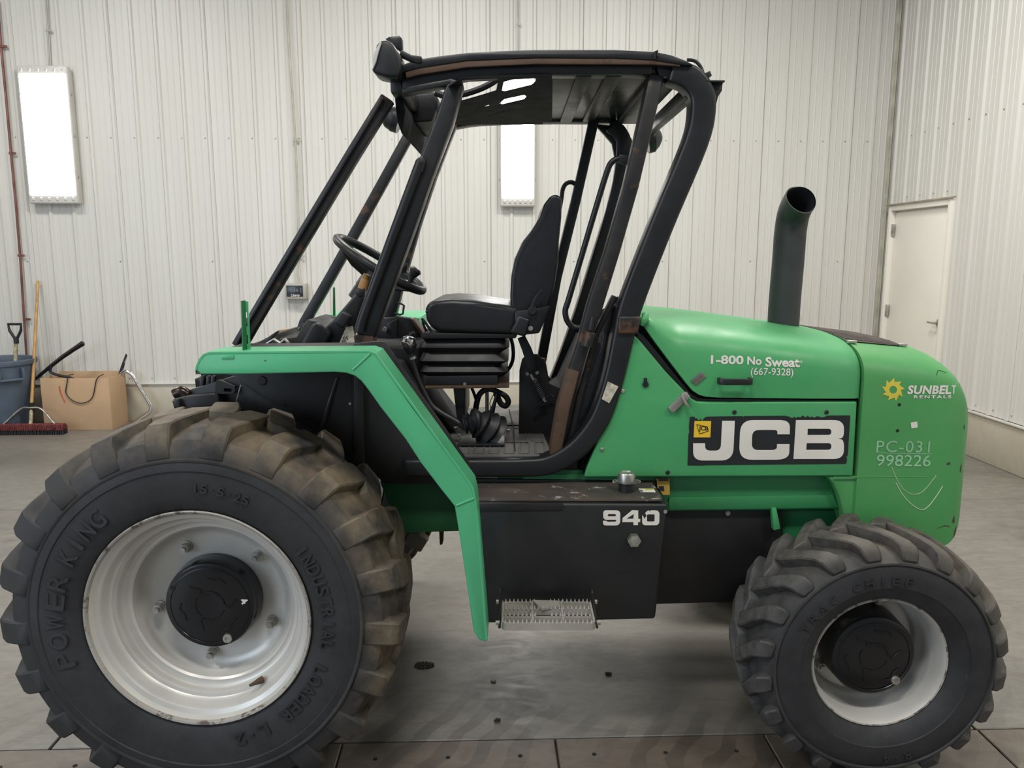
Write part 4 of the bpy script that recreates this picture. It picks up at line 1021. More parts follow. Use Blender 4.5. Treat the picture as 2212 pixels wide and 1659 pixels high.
for rs in (outer, inner):
    for r0, r1 in zip(rs[:-1], rs[1:]):
        for k in range(28): b.faces.new((r0[k], r0[(k+1) % 28], r1[(k+1) % 28], r1[k]))
for k in range(28): b.faces.new((outer[-1][k], outer[-1][(k+1) % 28], inner[-1][(k+1) % 28], inner[-1][k]))
bmesh.ops.recalc_face_normals(b, faces=b.faces)
part('exhaust_pipe', b, 'exhaust')
part('exhaust_collar', tube([P(1691, 722, YC), P(1691, 710, YC)], R_+0.003, 28), 'void')

# ---------- fuel tank
TY = 2.42
tank = part('fuel_tank', prism(XZ([(1018, 1086), (1443, 1089), (1416, 1338), (1060, 1347), (1040, 1347)], TY), TY, 2.64, 0.010, 3), 'tank')
tc = XZ([(1018, 1088), (1436, 1089)], TY); zt_ = tc[0][1]+0.004
tb = tc[1][0]
topm = bmesh.new()
tv = [(tc[0][0], TY+0.012, zt_), (tb-0.006, TY+0.012, zt_), (tb+0.0, TY+0.05, zt_), (tb-0.004, 2.635, zt_), (tc[0][0], 2.635, zt_)]
vv = [topm.verts.new(p) for p in tv]; topm.faces.new(vv); e_ = bmesh.ops.extrude_face_region(topm, geom=topm.faces[:]); bmesh.ops.translate(topm, verts=[v for v in e_['geom'] if isinstance(v, bmesh.types.BMVert)], vec=(0, 0, 0.004)); bmesh.ops.recalc_face_normals(topm, faces=topm.faces)
obj('tank_top', topm, 'tank_top', tank)
# anti-slip lip
lip = [P(1030+i*4.0, 1087 if i % 2 else 1089.5, TY-0.006) for i in range(47)]
obj('grip_strip', pp([(1028, 1088), (1217, 1088), (1217, 1102), (1028, 1104)], TY-0.004, TY+0.01, 0.002), 'tank', tank)
nq = P(1354, 1050, 2.56)
b = bmesh.new()
def vcyl(c, r, z0, z1, seg=32, b=None, inner=None):
    return vlathe([(0.0005, z0), (r, z0), (r, z1), (0.0005, z1)], c, seg, b)
fc = Vector((P(1353, 1060, 2.53).x, 2.53, 0)); zf = zt_
obj('filler_neck', vlathe([(0.030, zf), (0.026, zf+0.004), (0.0255, zf+0.045)], fc, 32), 'plastic', tank)
capz = P(1353, 1038, 2.53).z-0.005
b = vlathe([(0.026, capz), (0.0305, capz), (0.031, capz+0.003), (0.0295, capz+0.028), (0.026, capz+0.033), (0.020, capz+0.034), (0.019, capz+0.031), (0.001, capz+0.032)], fc, 36)
obj('fuel_cap', b, 'steel', tank)
for sgn in (-1, 1):
    lo = [fc+Vector((sgn*0.027, 0, capz+0.004)), fc+Vector((sgn*0.040, -0.004, capz+0.0)), fc+Vector((sgn*0.046, 0.0, capz+0.002)), fc+Vector((sgn*0.040, 0.006, capz+0.004)), fc+Vector((sgn*0.027, 0.004, capz+0.005))]
    obj('cap_wing', tube(lo, 0.0018, 6, 4), 'steel', tank)
for pts in ([(1379, 1055), (1412, 1055.5), (1417, 1063.5), (1384, 1063)],):
    def topq(x, y):
        q = hit(x, y, Vector((0, 0, 1)), zt_+0.0048); return q
    b = bmesh.new(); b.faces.new([b.verts.new(topq(*p)) for p in pts[::-1]]); obj('fuel_label', b, 'white', tank)
    b = bmesh.new(); b.faces.new([b.verts.new(topq(*p)+Vector((0, 0, 0.0004))) for p in [(1393, 1056), (1410, 1056), (1412, 1058.5), (1394, 1058.5)][::-1]]); obj('fuel_label', b, 'sun', tank)
    b = bmesh.new(); b.faces.new([b.verts.new(topq(*p)+Vector((0, 0, 0.0004))) for p in [(1382, 1059), (1387, 1059), (1389, 1062), (1384, 1062)][::-1]]); obj('fuel_label', b, 'decal_black', tank)
# 940
T_ = crp(1280, 990, 0.12658); yt = TY-0.0008
dec('model_numeral', [T_([(180, 886, 60), (475, 890, 70), (470, 1145, 80), (178, 1145, 60), (178, 1066), (240, 1068, 10), (258, 1084, 10), (400, 1082, 24), (405, 1048, 10), (183, 1048, 60)], 8), T_([(260, 950, 22), (400, 950, 22), (400, 990, 22), (260, 990, 22)])], 'white', tank, yt, label='white numeral 9')
dec('model_numeral', [T_([(675, 885), (780, 890), (780, 1035), (815, 1035), (812, 1088), (775, 1088), (775, 1140), (697, 1140), (697, 1088), (508, 1088), (512, 1020)]), T_([(575, 1032), (697, 1032), (703, 950)])], 'white', tank, yt, label='white numeral 4')
dec('model_numeral', [T_([(960, 888), (975, 905), (1000, 888), (1142, 890, 70), (1138, 1142, 70), (846, 1142, 60), (848, 970), (866, 990), (885, 1035), (905, 1000), (918, 1005), (916, 960), (895, 940), (925, 905)], 8), T_([(930, 955, 25), (1060, 955, 25), (1058, 1080, 25), (928, 1080, 25)])], 'white', tank, yt, label='chipped white numeral 0')
b = ycyl(1370, 1167, TY, 0.022, 0.006, 24); obj('drain_boss', b, 'tank', tank)
c = P(1370, 1168, TY-0.02)
b = tube([c+Vector((0, 0.016, 0)), c+Vector((0, -0.006, 0))], 0.0215, 6); obj('drain_nut', b, 'steel', tank)
obj('drain_nut', tube([c, c+Vector((0, -0.012, 0))], 0.0125, 16), 'zinc', tank, label='brass plug centre')
obj('tank_screw', ycyl(1437, 1105, TY, 0.006, 0.003, 12), 'zinc', tank)
# step
sx0, sx1 = P(1081, 1335, 2.24).x, P(1289, 1335, 2.24).x
zs = hit(1185, 1345, Vector((0, 1, 0)), 2.235).z
step = empty('t', (0, 0, 0)); bpy.data.objects.remove(step)
b = bmesh.new(); y0s, y1s = 2.235, 2.385; hz = 0.024
nb = XZ([(1083, 1340), (1287, 1340)], y0s); X0s, X1s = nb[0][0], nb[1][0]; zs = P(1185, 1354, y0s).z
rr = 0.018; ring = []
for (cx_, cy_, a0) in ((X1s-rr, y0s+rr, -90), (X1s-rr, y1s-rr, 0), (X0s+rr, y1s-rr, 90), (X0s+rr, y0s+rr, 180)):
    for k in range(6): a = math.radians(a0+90*k/5); ring.append((cx_+rr*math.cos(a), cy_+rr*math.sin(a)))
def wallring(b, ring, z0, z1, t):
    n = len(ring); cxm = sum(p[0] for p in ring)/n; cym = sum(p[1] for p in ring)/n
    inn = [(x+(cxm-x)/abs(cxm-x)*t if abs(x-cxm) > 0.02 else x, y+(cym-y)/abs(cym-y)*t) for x, y in ring]
    o0 = [b.verts.new((x, y, z0)) for x, y in ring]; o1 = [b.verts.new((x, y, z1)) for x, y in ring]
    i0 = [b.verts.new((x, y, z0)) for x, y in inn]; i1 = [b.verts.new((x, y, z1)) for x, y in inn]
    for k in range(n):
        m = (k+1) % n
        b.faces.new((o0[k], o0[m], o1[m], o1[k])); b.faces.new((i0[m], i0[k], i1[k], i1[m])); b.faces.new((o1[k], o1[m], i1[m], i1[k])); b.faces.new((o0[m], o0[k], i0[k], i0[m]))
wallring(b, ring, zs-hz/2, zs+hz/2, 0.005)
stp = part('boarding_step', b, 'alu')
for f_ in (1/3, 2/3): obj('step_bar', box((X0s+(X1s-X0s)*f_, (y0s+y1s)/2, zs), (0.006, y1s-y0s-0.008, hz-0.004), 0.001), 'alu', stp)
for f_ in (1/3, 2/3): obj('step_bar', box(((X0s+X1s)/2, y0s+(y1s-y0s)*f_, zs), (X1s-X0s-0.008, 0.005, hz-0.004), 0.001), 'alu', stp)
b = bmesh.new()
def tooth(x, y): bmesh.ops.create_cone(b, cap_ends=False, segments=6, radius1=0.0042, radius2=0.0008, depth=0.012, matrix=Matrix.Translation((x, y, zs+hz/2+0.005)))
for fy in (0, 1/3, 2/3, 1):
    for k in range(21):
        x = X0s+0.012+(X1s-X0s-0.024)*k/20; y = y0s+0.003+(y1s-y0s-0.006)*fy
        if fy in (1/3, 1) and 7 < k < 11: continue
        tooth(x, y)
for fx in (0, 1/3, 2/3, 1):
    for k in range(8): tooth(X0s+0.003+(X1s-X0s-0.006)*fx, y0s+0.015+(y1s-y0s-0.03)*k/7)
obj('step_teeth', b, 'alu', stp, kind='stuff')
mq = X0s+(X1s-X0s)*0.50
b = bmesh.new(); pq = [(mq-0.045, y1s, 0), (mq+0.035, y1s-0.005, 0), (mq+0.045, y1s-0.045, 0), (mq-0.018, y1s-0.062, 0)]
f0 = b.faces.new([b.verts.new((x, y, zs+hz/2+0.006)) for x, y, _ in pq]); e_ = bmesh.ops.extrude_face_region(b, geom=[f0]); bmesh.ops.translate(b, verts=[v for v in e_['geom'] if isinstance(v, bmesh.types.BMVert)], vec=(0, 0, -0.006)); bmesh.ops.recalc_face_normals(b, faces=b.faces)
obj('step_plate', b, 'alu', stp)
for x in (X0s-0.006, X1s+0.006):
    za = P(1080, 1274, 2.41).z
    obj('step_hanger', prism([(x-0.003, za), (x+0.003, za), (x+0.003, zs-0.016), (x-0.003, zs-0.016)], y1s-0.006, y1s+0.001, 0.0005), 'black', stp)
    b = bmesh.new(); vs = [b.verts.new(p) for p in ((x, y1s, za), (x, y1s-0.012, za), (x, y0s+0.02, zs-0.004), (x, y0s+0.02, zs-0.018), (x, y1s, zs-0.03))]
    f0 = b.faces.new(vs); e_ = bmesh.ops.extrude_face_region(b, geom=[f0]); bmesh.ops.translate(b, verts=[v for v in e_['geom'] if isinstance(v, bmesh.types.BMVert)], vec=(0.004 if x > 0 else -0.004, 0, 0)); bmesh.ops.recalc_face_normals(b, faces=b.faces)
    if False: obj('step_hanger', b, 'black', stp)
    else: b.free()
    for yy, zz in ((y0s+0.03, zs-0.002), (y1s-0.02, zs+0.02)):
        sg = 1 if x > X1s-0.05 else -1
        obj('step_bolt', tube([(x, yy, zz), (x+sg*0.012, yy, zz)], 0.0075, 6), 'steel', stp)
    obj('step_hanger', tube([(x, 2.42, za), (x, y1s-0.01, za-0.01), (x, y0s+0.05, zs), (x, y0s+0.015, zs-0.01)], 0.0040, 8), 'black_rust', stp)
# warning label on the rail
lb = part('warning_label', pshape([[(1418, 1034), (1446, 1034), (1447, 1069), (1432, 1069), (1420, 1052)]], 2.638, 0.001), 'warn', smooth=0)
part('warning_label', pshape([[(1422, 1035), (1444, 1035), (1444, 1039), (1423, 1039)], [(1423, 1050), (1434, 1050), (1435, 1060), (1424, 1060)]], 2.636, 0.001), 'decal_black', smooth=0, label='black print on the label')

# ---------- front fender
FY0, FY1 = 2.20, 2.32
face = [(422, 808.6), (424, 793), (430, 778), (439, 766), (452, 761), (795, 758), (812, 764), (893, 884), (948, 955), (1006, 1030), (1022, 1052), (1028, 1078), (1035, 1120), (1045, 1250), (1053, 1384), (1048, 1387), (1034, 1382), (1023, 1363), (989.5, 1138), (982, 1094), (950, 1054), (909, 1000), (876, 949), (822, 880), (795, 842), (780, 823), (766, 812), (748, 806), (722, 804), (539, 808)]
fxz = XZ(face, FY0)
fen = part('front_fender', prism(fxz, FY0, FY0+0.016, 0.007, 3), 'green_fender')
# top sheet following the outer line
def ribbon(line, Y0, Y1, th_, down=True, px=True, n=1):
    pts = XZ(line, Y0) if px else line
    return bar(pts, th_, Y0, Y1, 0.001, 1, px=False)
tl = [(423, 806), (425, 793), (431, 779), (440, 768), (452, 763.5), (795, 760.5), (811, 766), (1004, 1032), (1020, 1054), (1026, 1080), (1051, 1384)]
obj('fender_top', ribbon([(x, y-1.0) for x, y in tl], FY0-0.001, FY1, 0.007), 'green_fender', fen)
obj('fender_crease', tube([P(800, 764, FY0+0.0005), P(762, 799, FY0+0.0005)], 0.0035, 8), 'green_fender', fen)
obj('fender_crease', tube([P(1025, 1076, FY0+0.0005), P(986, 1092, FY0+0.0005)], 0.0035, 8), 'green_fender', fen)
for dy in (): obj('fender_crease', bar([(560, 768+dy), (790-dy*1.4, 766+dy)], 0.003, FY0-0.0015, FY0+0.002, 0.001), 'green_fender', fen)
obj('fender_dent', bar([(478, 771), (505, 771)], 0.012, FY0-0.003, FY0+0.001, 0.003), 'green_fender', fen)
me = pshape([[(422, 809), (424, 799), (430, 803), (433, 808)]], FY0-0.001); obj('paint_chip', me, 'rust', fen, smooth=0)
me = pshape([[(570, 778), (575, 778), (575, 780), (571, 780)]], FY0-0.001); obj('paint_chip', me, 'rust', fen, smooth=0)
# slotted bracket standing on the fender
YB = 2.26
br = pshape([[(521, 650), (536, 651), (541, 755), (524, 756)], [(527.5, 675), (530, 672), (534, 675), (535.5, 701), (534, 706), (530, 706), (528, 701)], [(529, 724), (532, 721), (536, 724), (537, 742), (530, 744)]], YB, 0.006)
fb_ = part('mirror_bracket', br, 'green_fender', smooth=0, label='slotted green bracket')
part('mirror_bracket', pp([(520, 650), (523, 650), (527, 756), (524, 757)], YB-0.03, YB, 0.001), 'green_dark', label='folded rusty edge of the bracket')
part('mirror_bracket', pp([(719, 621), (723, 621), (724, 684), (719, 684)], 3.60, 3.61, 0.001), 'green_dark', label='far green bracket')
# far fender
part('far_fender', prism([(q[0], q[1]) for q in (lambda a: [a[0], a[1], (a[1][0], a[1][1]-0.05), (a[0][0], a[0][1]-0.05)])(XZ([(440, 762), (795, 759)], 2.2))], 3.45, 3.92, 0.01), 'green_fender')
# black plate behind the fender, liner panels
part('fender_backing', pp([(755, 752), (765, 742), (812, 737), (831, 738), (1003, 985), (1017, 1003), (1016, 1022), (1008, 1032), (985, 1010), (800, 760)], 2.345, 2.355, 0.002), 'black_rust')
part('fender_backing', pp([(452, 764), (800, 761), (800, 800), (700, 795), (452, 800)], 2.32, 2.60, 0.002), 'liner', label='dull black inner top sheet')
lin = part('arch_liner', pp([(485, 800), (768, 800), (768, 985), (764, 982)], 2.615, 2.63, 0.003), 'liner')
obj('liner_plug', ycyl(566, 822, 2.615, 0.016, 0.005, 24, 0.002), 'liner', lin)
obj('liner_ridge', tube([P(729, 815, 2.615), P(712, 868, 2.612), P(698, 915, 2.611), P(690, 930, 2.613)], [0.006, 0.008, 0.008, 0.003], 8, 3), 'liner', lin)
for x, y in ((614, 874), (756, 872)): obj('liner_hole', ycyl(x, y, 2.614, 0.0045, 0.001, 12), 'steel' if x > 700 else 'void', lin)
part('arch_liner', pp([(768, 796), (800, 800), (905, 960), (1010, 1045), (1010, 1045), (830, 1045), (768, 985)], 2.63, 2.66, 0.002), 'liner')
part('door_pillar', pp([(764, 800), (785, 806), (785, 1010), (764, 1000)], 2.605, 2.635, 0.003), 'liner')
# dark core of the front end
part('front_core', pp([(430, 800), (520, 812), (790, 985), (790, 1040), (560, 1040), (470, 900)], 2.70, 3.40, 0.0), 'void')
part('frame_rail', pp([(400, 845), (505, 812), (620, 880), (760, 970), (800, 1010), (800, 1040), (700, 980), (560, 900), (520, 885)], 2.66, 2.69, 0.004), 'black')
# broken front end parts
part('front_bracket', pp([(372, 862), (400, 856), (470, 850), (476, 880), (478, 900), (385, 900)], 2.62, 2.95, 0.006), 'black')
part('front_bracket', tube([P(378, 852, 2.66), P(392, 846, 2.66), P(402, 852, 2.66), P(404, 858, 2.66)], 0.020, 12, 3), simple('bronze_dark_metal', (0.05, 0.035, 0.028), 0.22, 0.8))
part('front_bracket', pp([(371, 866), (385, 862), (390, 884), (376, 884)], 2.60, 2.63, 0.003), 'black', label='bent plate end')
part('front_bracket', pp([(430, 815), (467, 815), (462, 848), (430, 846)], 2.70, 2.9, 0.004), 'liner', label='folded rubber flap')
for x in (437, 450, 460): part('rubber_flap', pp([(x-5, 812), (x+4, 812), (x+1, 846), (x-7, 845)], 2.67, 2.69, 0.003), 'plastic')
part('tie_plate', pshape([[(468, 822), (475, 820), (508, 834), (510, 842), (505, 850), (470, 850), (466, 845)], [(485, 838), (500, 838), (504, 842), (500, 846), (485, 845)]], 2.64, 0.014), 'black')
part('control_cable', tube([P(520, 832, 2.60), P(515, 850, 2.60), P(509, 872, 2.60), P(506, 882, 2.60)], 0.0022, 6, 3), 'steel')
part('control_cable', tube([P(512, 870, 2.60), P(515, 876, 2.60), P(516, 883, 2.60)], 0.0018, 6, 3), 'steel')
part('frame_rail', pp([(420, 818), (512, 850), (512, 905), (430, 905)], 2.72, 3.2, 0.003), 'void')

# ---------- cab sill, floor
FZ = 0.988
CY0, CY1 = 2.60, 2.69          # near frame tube
part('cab_side_frame', bar([(1450, 150), (1492, 164), (1517, 196), (1521, 240), (1505, 310), (1440, 465), (1395, 578), (1362, 668), (1346, 735), (1329, 811), (1306, 886), (1282, 932), (1243, 976), (1197, 1003), (1150, 1012), (1019, 1013), (870, 1013)], [0.072, 0.078, 0.08, 0.08, 0.078, 0.078, 0.078, 0.078, 0.072, 0.068, 0.068, 0.068, 0.068, 0.066, 0.064, 0.062, 0.062], CY0, CY1, 0.012, 3, smooth=4), 'black')
ffr = part('cab_side_frame', bar([(1318, 268), (1340, 286), (1349, 315), (1341, 390), (1318, 480), (1290, 570), (1262, 660), (1243, 715), (1212, 800), (1190, 850)], 0.062, 3.46, 3.54, 0.010, 3, smooth=4), 'black', label='far side frame tube')
obj('cab_plate', pshape([[(1300, 862), (1313, 824), (1336, 835), (1316, 871)]], CY0-0.002, 0.002), 'cream', part('frame_sleeve', pp([(1336, 683), (1386, 683), (1379, 722), (1335, 722)], CY0-0.012, CY1+0.01, 0.008, 3), M['black_rust'], label='scuffed clamp on the rear post'), smooth=0)
# near posts
part('front_post', bar([(786, 728), (800, 690), (870, 500), (912, 380), (958, 262), (985, 170)], [0.062, 0.062, 0.062, 0.060, 0.056, 0.05], CY0, CY1, 0.010, 3), 'black')
part('door_rail', tube([P(776, 715, 2.59), P(782, 690, 2.59), P(850, 505, 2.59), P(908, 350, 2.59)], 0.016, 12), 'black', label='rounded door seal rail in front of the near post')
part('post_gusset', pp([(896, 345), (912, 335), (920, 345), (914, 372), (902, 378)], 2.58, 2.62, 0.006), 'black')
part('post_foot', pp([(764, 724), (806, 724), (806, 748), (766, 750)], 2.60, 2.68, 0.004), 'rust')
FP = YC*2-CY1
part('front_post', bar([(838, 700), (863, 600), (897, 480), (930, 380), (967, 285), (990, 225)], 0.048, FP, FP+0.07, 0.008, 2), 'black_rust', label='far front post')
part('rear_post', bar([(1200, 985), (1224, 860), (1262, 740), (1285, 665), (1325, 540), (1365, 400), (1400, 250), (1420, 160)], [0.040, 0.046, 0.042, 0.052, 0.048, 0.048, 0.048, 0.048], 2.625, 2.70, 0.008, 2), 'black_rust')
part('rear_post', bar([(1199, 990), (1205, 950), (1218, 880), (1240, 800)], [0.038, 0.042, 0.044, 0.04], 2.615, 2.70, 0.008, 2), 'rust', label='rusted foot of the near rear post')
part('hinge_barrel', tube([P(1268, 748, 2.60), P(1276, 718, 2.60)], 0.020, 14), 'black_rust')
part('hinge_barrel', tube([P(1276, 712, 2.605), P(1282, 685, 2.605)], 0.009, 10), 'plastic', label='hinge pin')
part('inner_rail', bar([(1222, 978), (1238, 930), (1252, 860), (1290, 720), (1330, 640)], [0.020, 0.020, 0.020, 0.018, 0.016], 2.66, 2.72, 0.004, 2), 'black_rust')
part('inner_rail', bar([(1232, 975), (1262, 950), (1282, 915), (1298, 860), (1316, 780), (1330, 700), (1335, 660)], 0.024, 2.69, 2.74, 0.004, 2, smooth=3), 'black_rust')
# quarter glass sheets between the posts
part('quarter_panel', pp([(1246, 905), (1262, 860), (1300, 750), (1318, 650), (1336, 640), (1322, 740), (1300, 860), (1280, 925), (1255, 950)], 2.76, 2.765, 0.001), simple('smoky_sheet', (0.05, 0.055, 0.06), 0.25, 0.1))
part('quarter_panel', pp([(1292, 672), (1330, 655), (1334, 700), (1310, 720), (1290, 712)], 2.74, 2.745, 0.001), simple('grey_plate', (0.16, 0.16, 0.16), 0.3, 0.3), label='grey glass plate')
part('rear_rail_far', bar([(1168, 790), (1203, 600), (1245, 430), (1280, 275), (1287, 246)], 0.042, FP+0.005, FP+0.06, 0.006, 2), 'black', label='far rear post')
part('grab_handle', tube([P(x, y, 2.80) for x, y in ((1358, 345), (1340, 342), (1322, 350), (1311, 372), (1290, 440), (1258, 548), (1228, 648), (1221, 672), (1226, 694), (1240, 708), (1258, 708))], 0.0105, 12, 4), 'black')
part('grab_handle', pp([(1338, 333), (1362, 336), (1356, 358), (1336, 350)], 2.79, 2.81, 0.004), 'black', label='handle mounting tab')
part('grab_handle', tube([P(x, y, 3.47) for x, y in ((1246, 401), (1236, 394), (1224, 396), (1216, 408), (1213, 428), (1209, 450))], 0.0095, 10, 4), 'black', label='small far grab handle')
part('grab_handle', tube([P(x, y, 3.40) for x, y in ((858, 655), (866, 656), (873, 660), (870, 678), (864, 680), (852, 677))], 0.0045, 8), 'black', label='small wire handle on the far front post')
# floor and mat
fp = XZ([(965, 992), (1190, 990)], 2.66)
Xa, Xb = P(860, 990, 2.66).x, P(1192, 990, 2.66).x
part('cab_floor', box(((Xa+Xb)/2+0.02, 3.09, FZ-0.03), (Xb-Xa+0.14, 0.86, 0.05), 0.004), 'liner')
Xm0, Xm1 = P(905, 990, 2.69).x, P(1182, 985, 2.69).x
def fq(x, y, z=FZ+0.006): return hit(x, y, Vector((0, 0, 1)), z)
b = bmesh.new()
mt = [(905, 985), (1176, 985), (1190, 978), (1148, 872), (1000, 882), (870, 885)]
vs = [b.verts.new(fq(*p, FZ+0.004)) for p in mt[::-1]]; f0 = b.faces.new(vs); e_ = bmesh.ops.extrude_face_region(b, geom=[f0]); bmesh.ops.translate(b, verts=[v for v in e_['geom'] if isinstance(v, bmesh.types.BMVert)], vec=(0, 0, -0.008)); bmesh.ops.recalc_face_normals(b, faces=b.faces)
mat_ = part('floor_mat', b, 'mat')
def rib(pts, r=0.0022):
    obj('mat_rib', tube([fq(x, y) for x, y in pts]+[fq(*pts[0])], r, 5), 'mat', mat_)
for x0 in (992, 1024, 1057, 1090, 1122, 1156):
    dx = (x0-1106)*0.07
    rib([(x0, 979), (x0+21, 979), (x0+20-dx*0.4, 956), (x0+1-dx*0.4, 956)])
rib([(1112, 955), (1140, 955), (1132, 925), (1106, 925)]); rib([(1150, 952), (1172, 952), (1160, 922), (1140, 922)])
for seg_ in ([(1090, 919), (1165, 919)], [(1112, 975), (1108, 920), (1100, 885)]): obj('mat_rib', tube([fq(*p) for p in seg_], 0.003, 5), 'void', mat_)
# rear bulkhead / heater box between floor and side panel
part('rear_bulkhead', pp([(1122, 985), (1122, 820), (1150, 770), (1178, 775), (1185, 815), (1215, 835), (1250, 820), (1300, 700), (1300, 985)], 3.42, 3.46, 0.003), 'rust')
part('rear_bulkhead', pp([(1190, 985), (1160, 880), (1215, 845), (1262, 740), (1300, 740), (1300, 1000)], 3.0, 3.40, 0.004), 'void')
# ---------- seat
SYn, SYf = 2.84, 3.30
def cushion(pts, y0, y1, bev, seg=5, pinch=None):
    b = prism(XZ(pts, y0), y0, y1, bev, seg); return b
seat = part('seat_cushion', cushion([(918, 668), (922, 655), (940, 648), (975, 645), (1020, 648), (1060, 655), (1100, 660), (1122, 664), (1120, 700), (1112, 724), (950, 719), (928, 708), (920, 690)], SYn, SYf, 0.034), 'vinyl')
obj('seat_piping', tube([P(x, y, SYn+0.004) for x, y in ((919, 674), (940, 668), (975, 660), (1020, 657), (1070, 663), (1118, 672))], 0.0028, 6, 4), 'vinyl', seat)
back = part('backrest', cushion([(1104, 672), (1102, 640), (1104, 600), (1112, 560), (1130, 520), (1150, 495), (1166, 470), (1176, 440), (1190, 422), (1204, 420), (1214, 428), (1213, 470), (1208, 520), (1206, 570), (1198, 620), (1186, 660), (1170, 680), (1130, 684)], SYn+0.01, SYf-0.01, 0.032), 'vinyl')
obj('seat_piping', tube([P(x, y, SYn+0.012) for x, y in ((1114, 662), (1112, 620), (1118, 575), (1134, 535), (1154, 508), (1176, 476), (1192, 438))], 0.003, 6, 4), 'vinyl', back)
part('recliner', pp([(1112, 672), (1150, 668), (1188, 660), (1182, 680), (1176, 695), (1165, 720), (1130, 724), (1112, 710)], SYn-0.012, SYn+0.02, 0.006), 'plastic')
part('recliner', tube([P(1122, 700, SYn-0.02), P(1140, 672, SYn-0.02)], 0.0, 3) if False else pp([(1100, 720), (1121, 680), (1146, 690), (1136, 728)], SYn-0.035, SYn-0.008, 0.010, 3), 'plastic', label='recliner housing')
part('recline_lever', bar([(1150, 672), (1152, 655), (1160, 640), (1169, 628), (1173, 634)], [0.018, 0.014, 0.012, 0.01, 0.006], SYn-0.03, SYn-0.018, 0.002), 'plastic')
part('seat_bolt', ycyl(1150, 671, SYn-0.02, 0.016, 0.012, 18, 0.003), 'plastic'); part('seat_bolt', ycyl(1146, 709, SYn-0.012, 0.009, 0.006, 14), 'zinc', label='grey bolt head')
part('seat_frame', pp([(912, 718), (1118, 722), (1114, 731), (908, 732)], SYn+0.01, SYf, 0.003), 'plastic')
part('seat_bar', tube([P(x, y, 2.90) for x, y in ((915, 690), (914, 700), (925, 722), (932, 727))], 0.005, 8, 3), 'black'); part('seat_bar', tube([P(x, y, 2.86) for x, y in ((911, 688), (921, 700), (932, 716), (940, 718))], 0.005, 8, 3), 'black')
b = bmesh.new()
fold = [(0, 0), (0.012, 0.35), (0.0, 0.5)]
prof = [(735, 0), (752, 0.014), (764, -0.016), (781, 0.012), (793, -0.016), (802, 0.012), (812, -0.006)]
by0, by1 = SYn+0.03, SYf-0.03
zx0, zx1 = P(908, 770, by0).x, P(1092, 770, by0).x
prof = [(731, -0.004), (751, 0.012), (763, -0.012), (780, 0.010), (790, -0.014), (803, 0.008), (813, -0.010)]
rws = []
for py, e in prof:
    z = P(1000, py, by0).z; x0, x1, y0, y1 = zx0-e*0.6, zx1+e*1.3, by0-e, by1+e; r = 0.03; row = []
    for cx_, cy_, a0 in ((x1-r, y0+r, -90), (x1-r, y1-r, 0), (x0+r, y1-r, 90), (x0+r, y0+r, 180)):
        for k in range(5): a = math.radians(a0+90*k/4); row.append(b.verts.new((cx_+r*math.cos(a), cy_+r*math.sin(a), z)))
    rws.append(row)
for r0, r1 in zip(rws[:-1], rws[1:]):
    for k in range(20): b.faces.new((r0[k], r0[(k+1) % 20], r1[(k+1) % 20], r1[k]))
b.faces.new(rws[0]); b.faces.new(rws[-1][::-1]); bmesh.ops.recalc_face_normals(b, faces=b.faces); bevel_bm(b, 0.004, 2, 30)
part('suspension_bellows', b, 'bellows')
part('seat_base', pp([(920, 813), (1075, 811), (1075, 834), (920, 836)], SYn+0.02, SYf-0.02, 0.003), 'plastic')
part('seat_shelf', pp([(918, 835), (1100, 833), (1100, 838), (918, 840)], SYn+0.0, SYf, 0.002), 'rust')
part('seat_bolt', ycyl(1004, 829, SYn+0.02, 0.006, 0.006, 12), 'steel', label='bright bolt on the seat base')
part('seat_pedestal', pp([(979, 838), (1004, 838), (1004, 912), (988, 915)], SYn+0.06, SYf-0.06, 0.003), 'plastic')
part('paper_wad', pp([(1075, 818), (1098, 820), (1097, 834), (1075, 834)], 3.1, 3.2, 0.004), 'cream')
part('air_hose', tube([P(x, y, 3.0) for x, y in ((1103, 728), (1108, 750), (1108, 775), (1100, 795), (1085, 808), (1072, 812))], 0.007, 8, 4), 'hose')
# hoses under the seat
part('wiring_hose', tube([P(x, y, 2.98) for x, y in ((1026, 895), (1030, 870), (1036, 852), (1048, 842), (1062, 841), (1078, 848), (1092, 856), (1098, 868), (1092, 877), (1082, 872), (1076, 860), (1070, 848))], 0.011, 10, 5), 'hose')
part('wiring_hose', tube([P(x, y, 3.0) for x, y in ((1019, 838), (1024, 850), (1028, 862))], 0.006, 8, 3), 'hose')
part('wiring_hose', tube([P(x, y, 2.96) for x, y in ((1074, 850), (1068, 872), (1060, 898))], [0.007, 0.007, 0.012], 8, 3), 'hose')
part('thin_wire', tube([P(x, y, 2.97) for x, y in ((1068, 850), (1062, 860), (1058, 872), (1060, 880))], 0.0018, 6, 4), 'yellow_wire')
part('seat_rod', tube([P(1052, 838, 3.0), P(1052, 898, 3.0)], 0.007, 8), 'zinc')
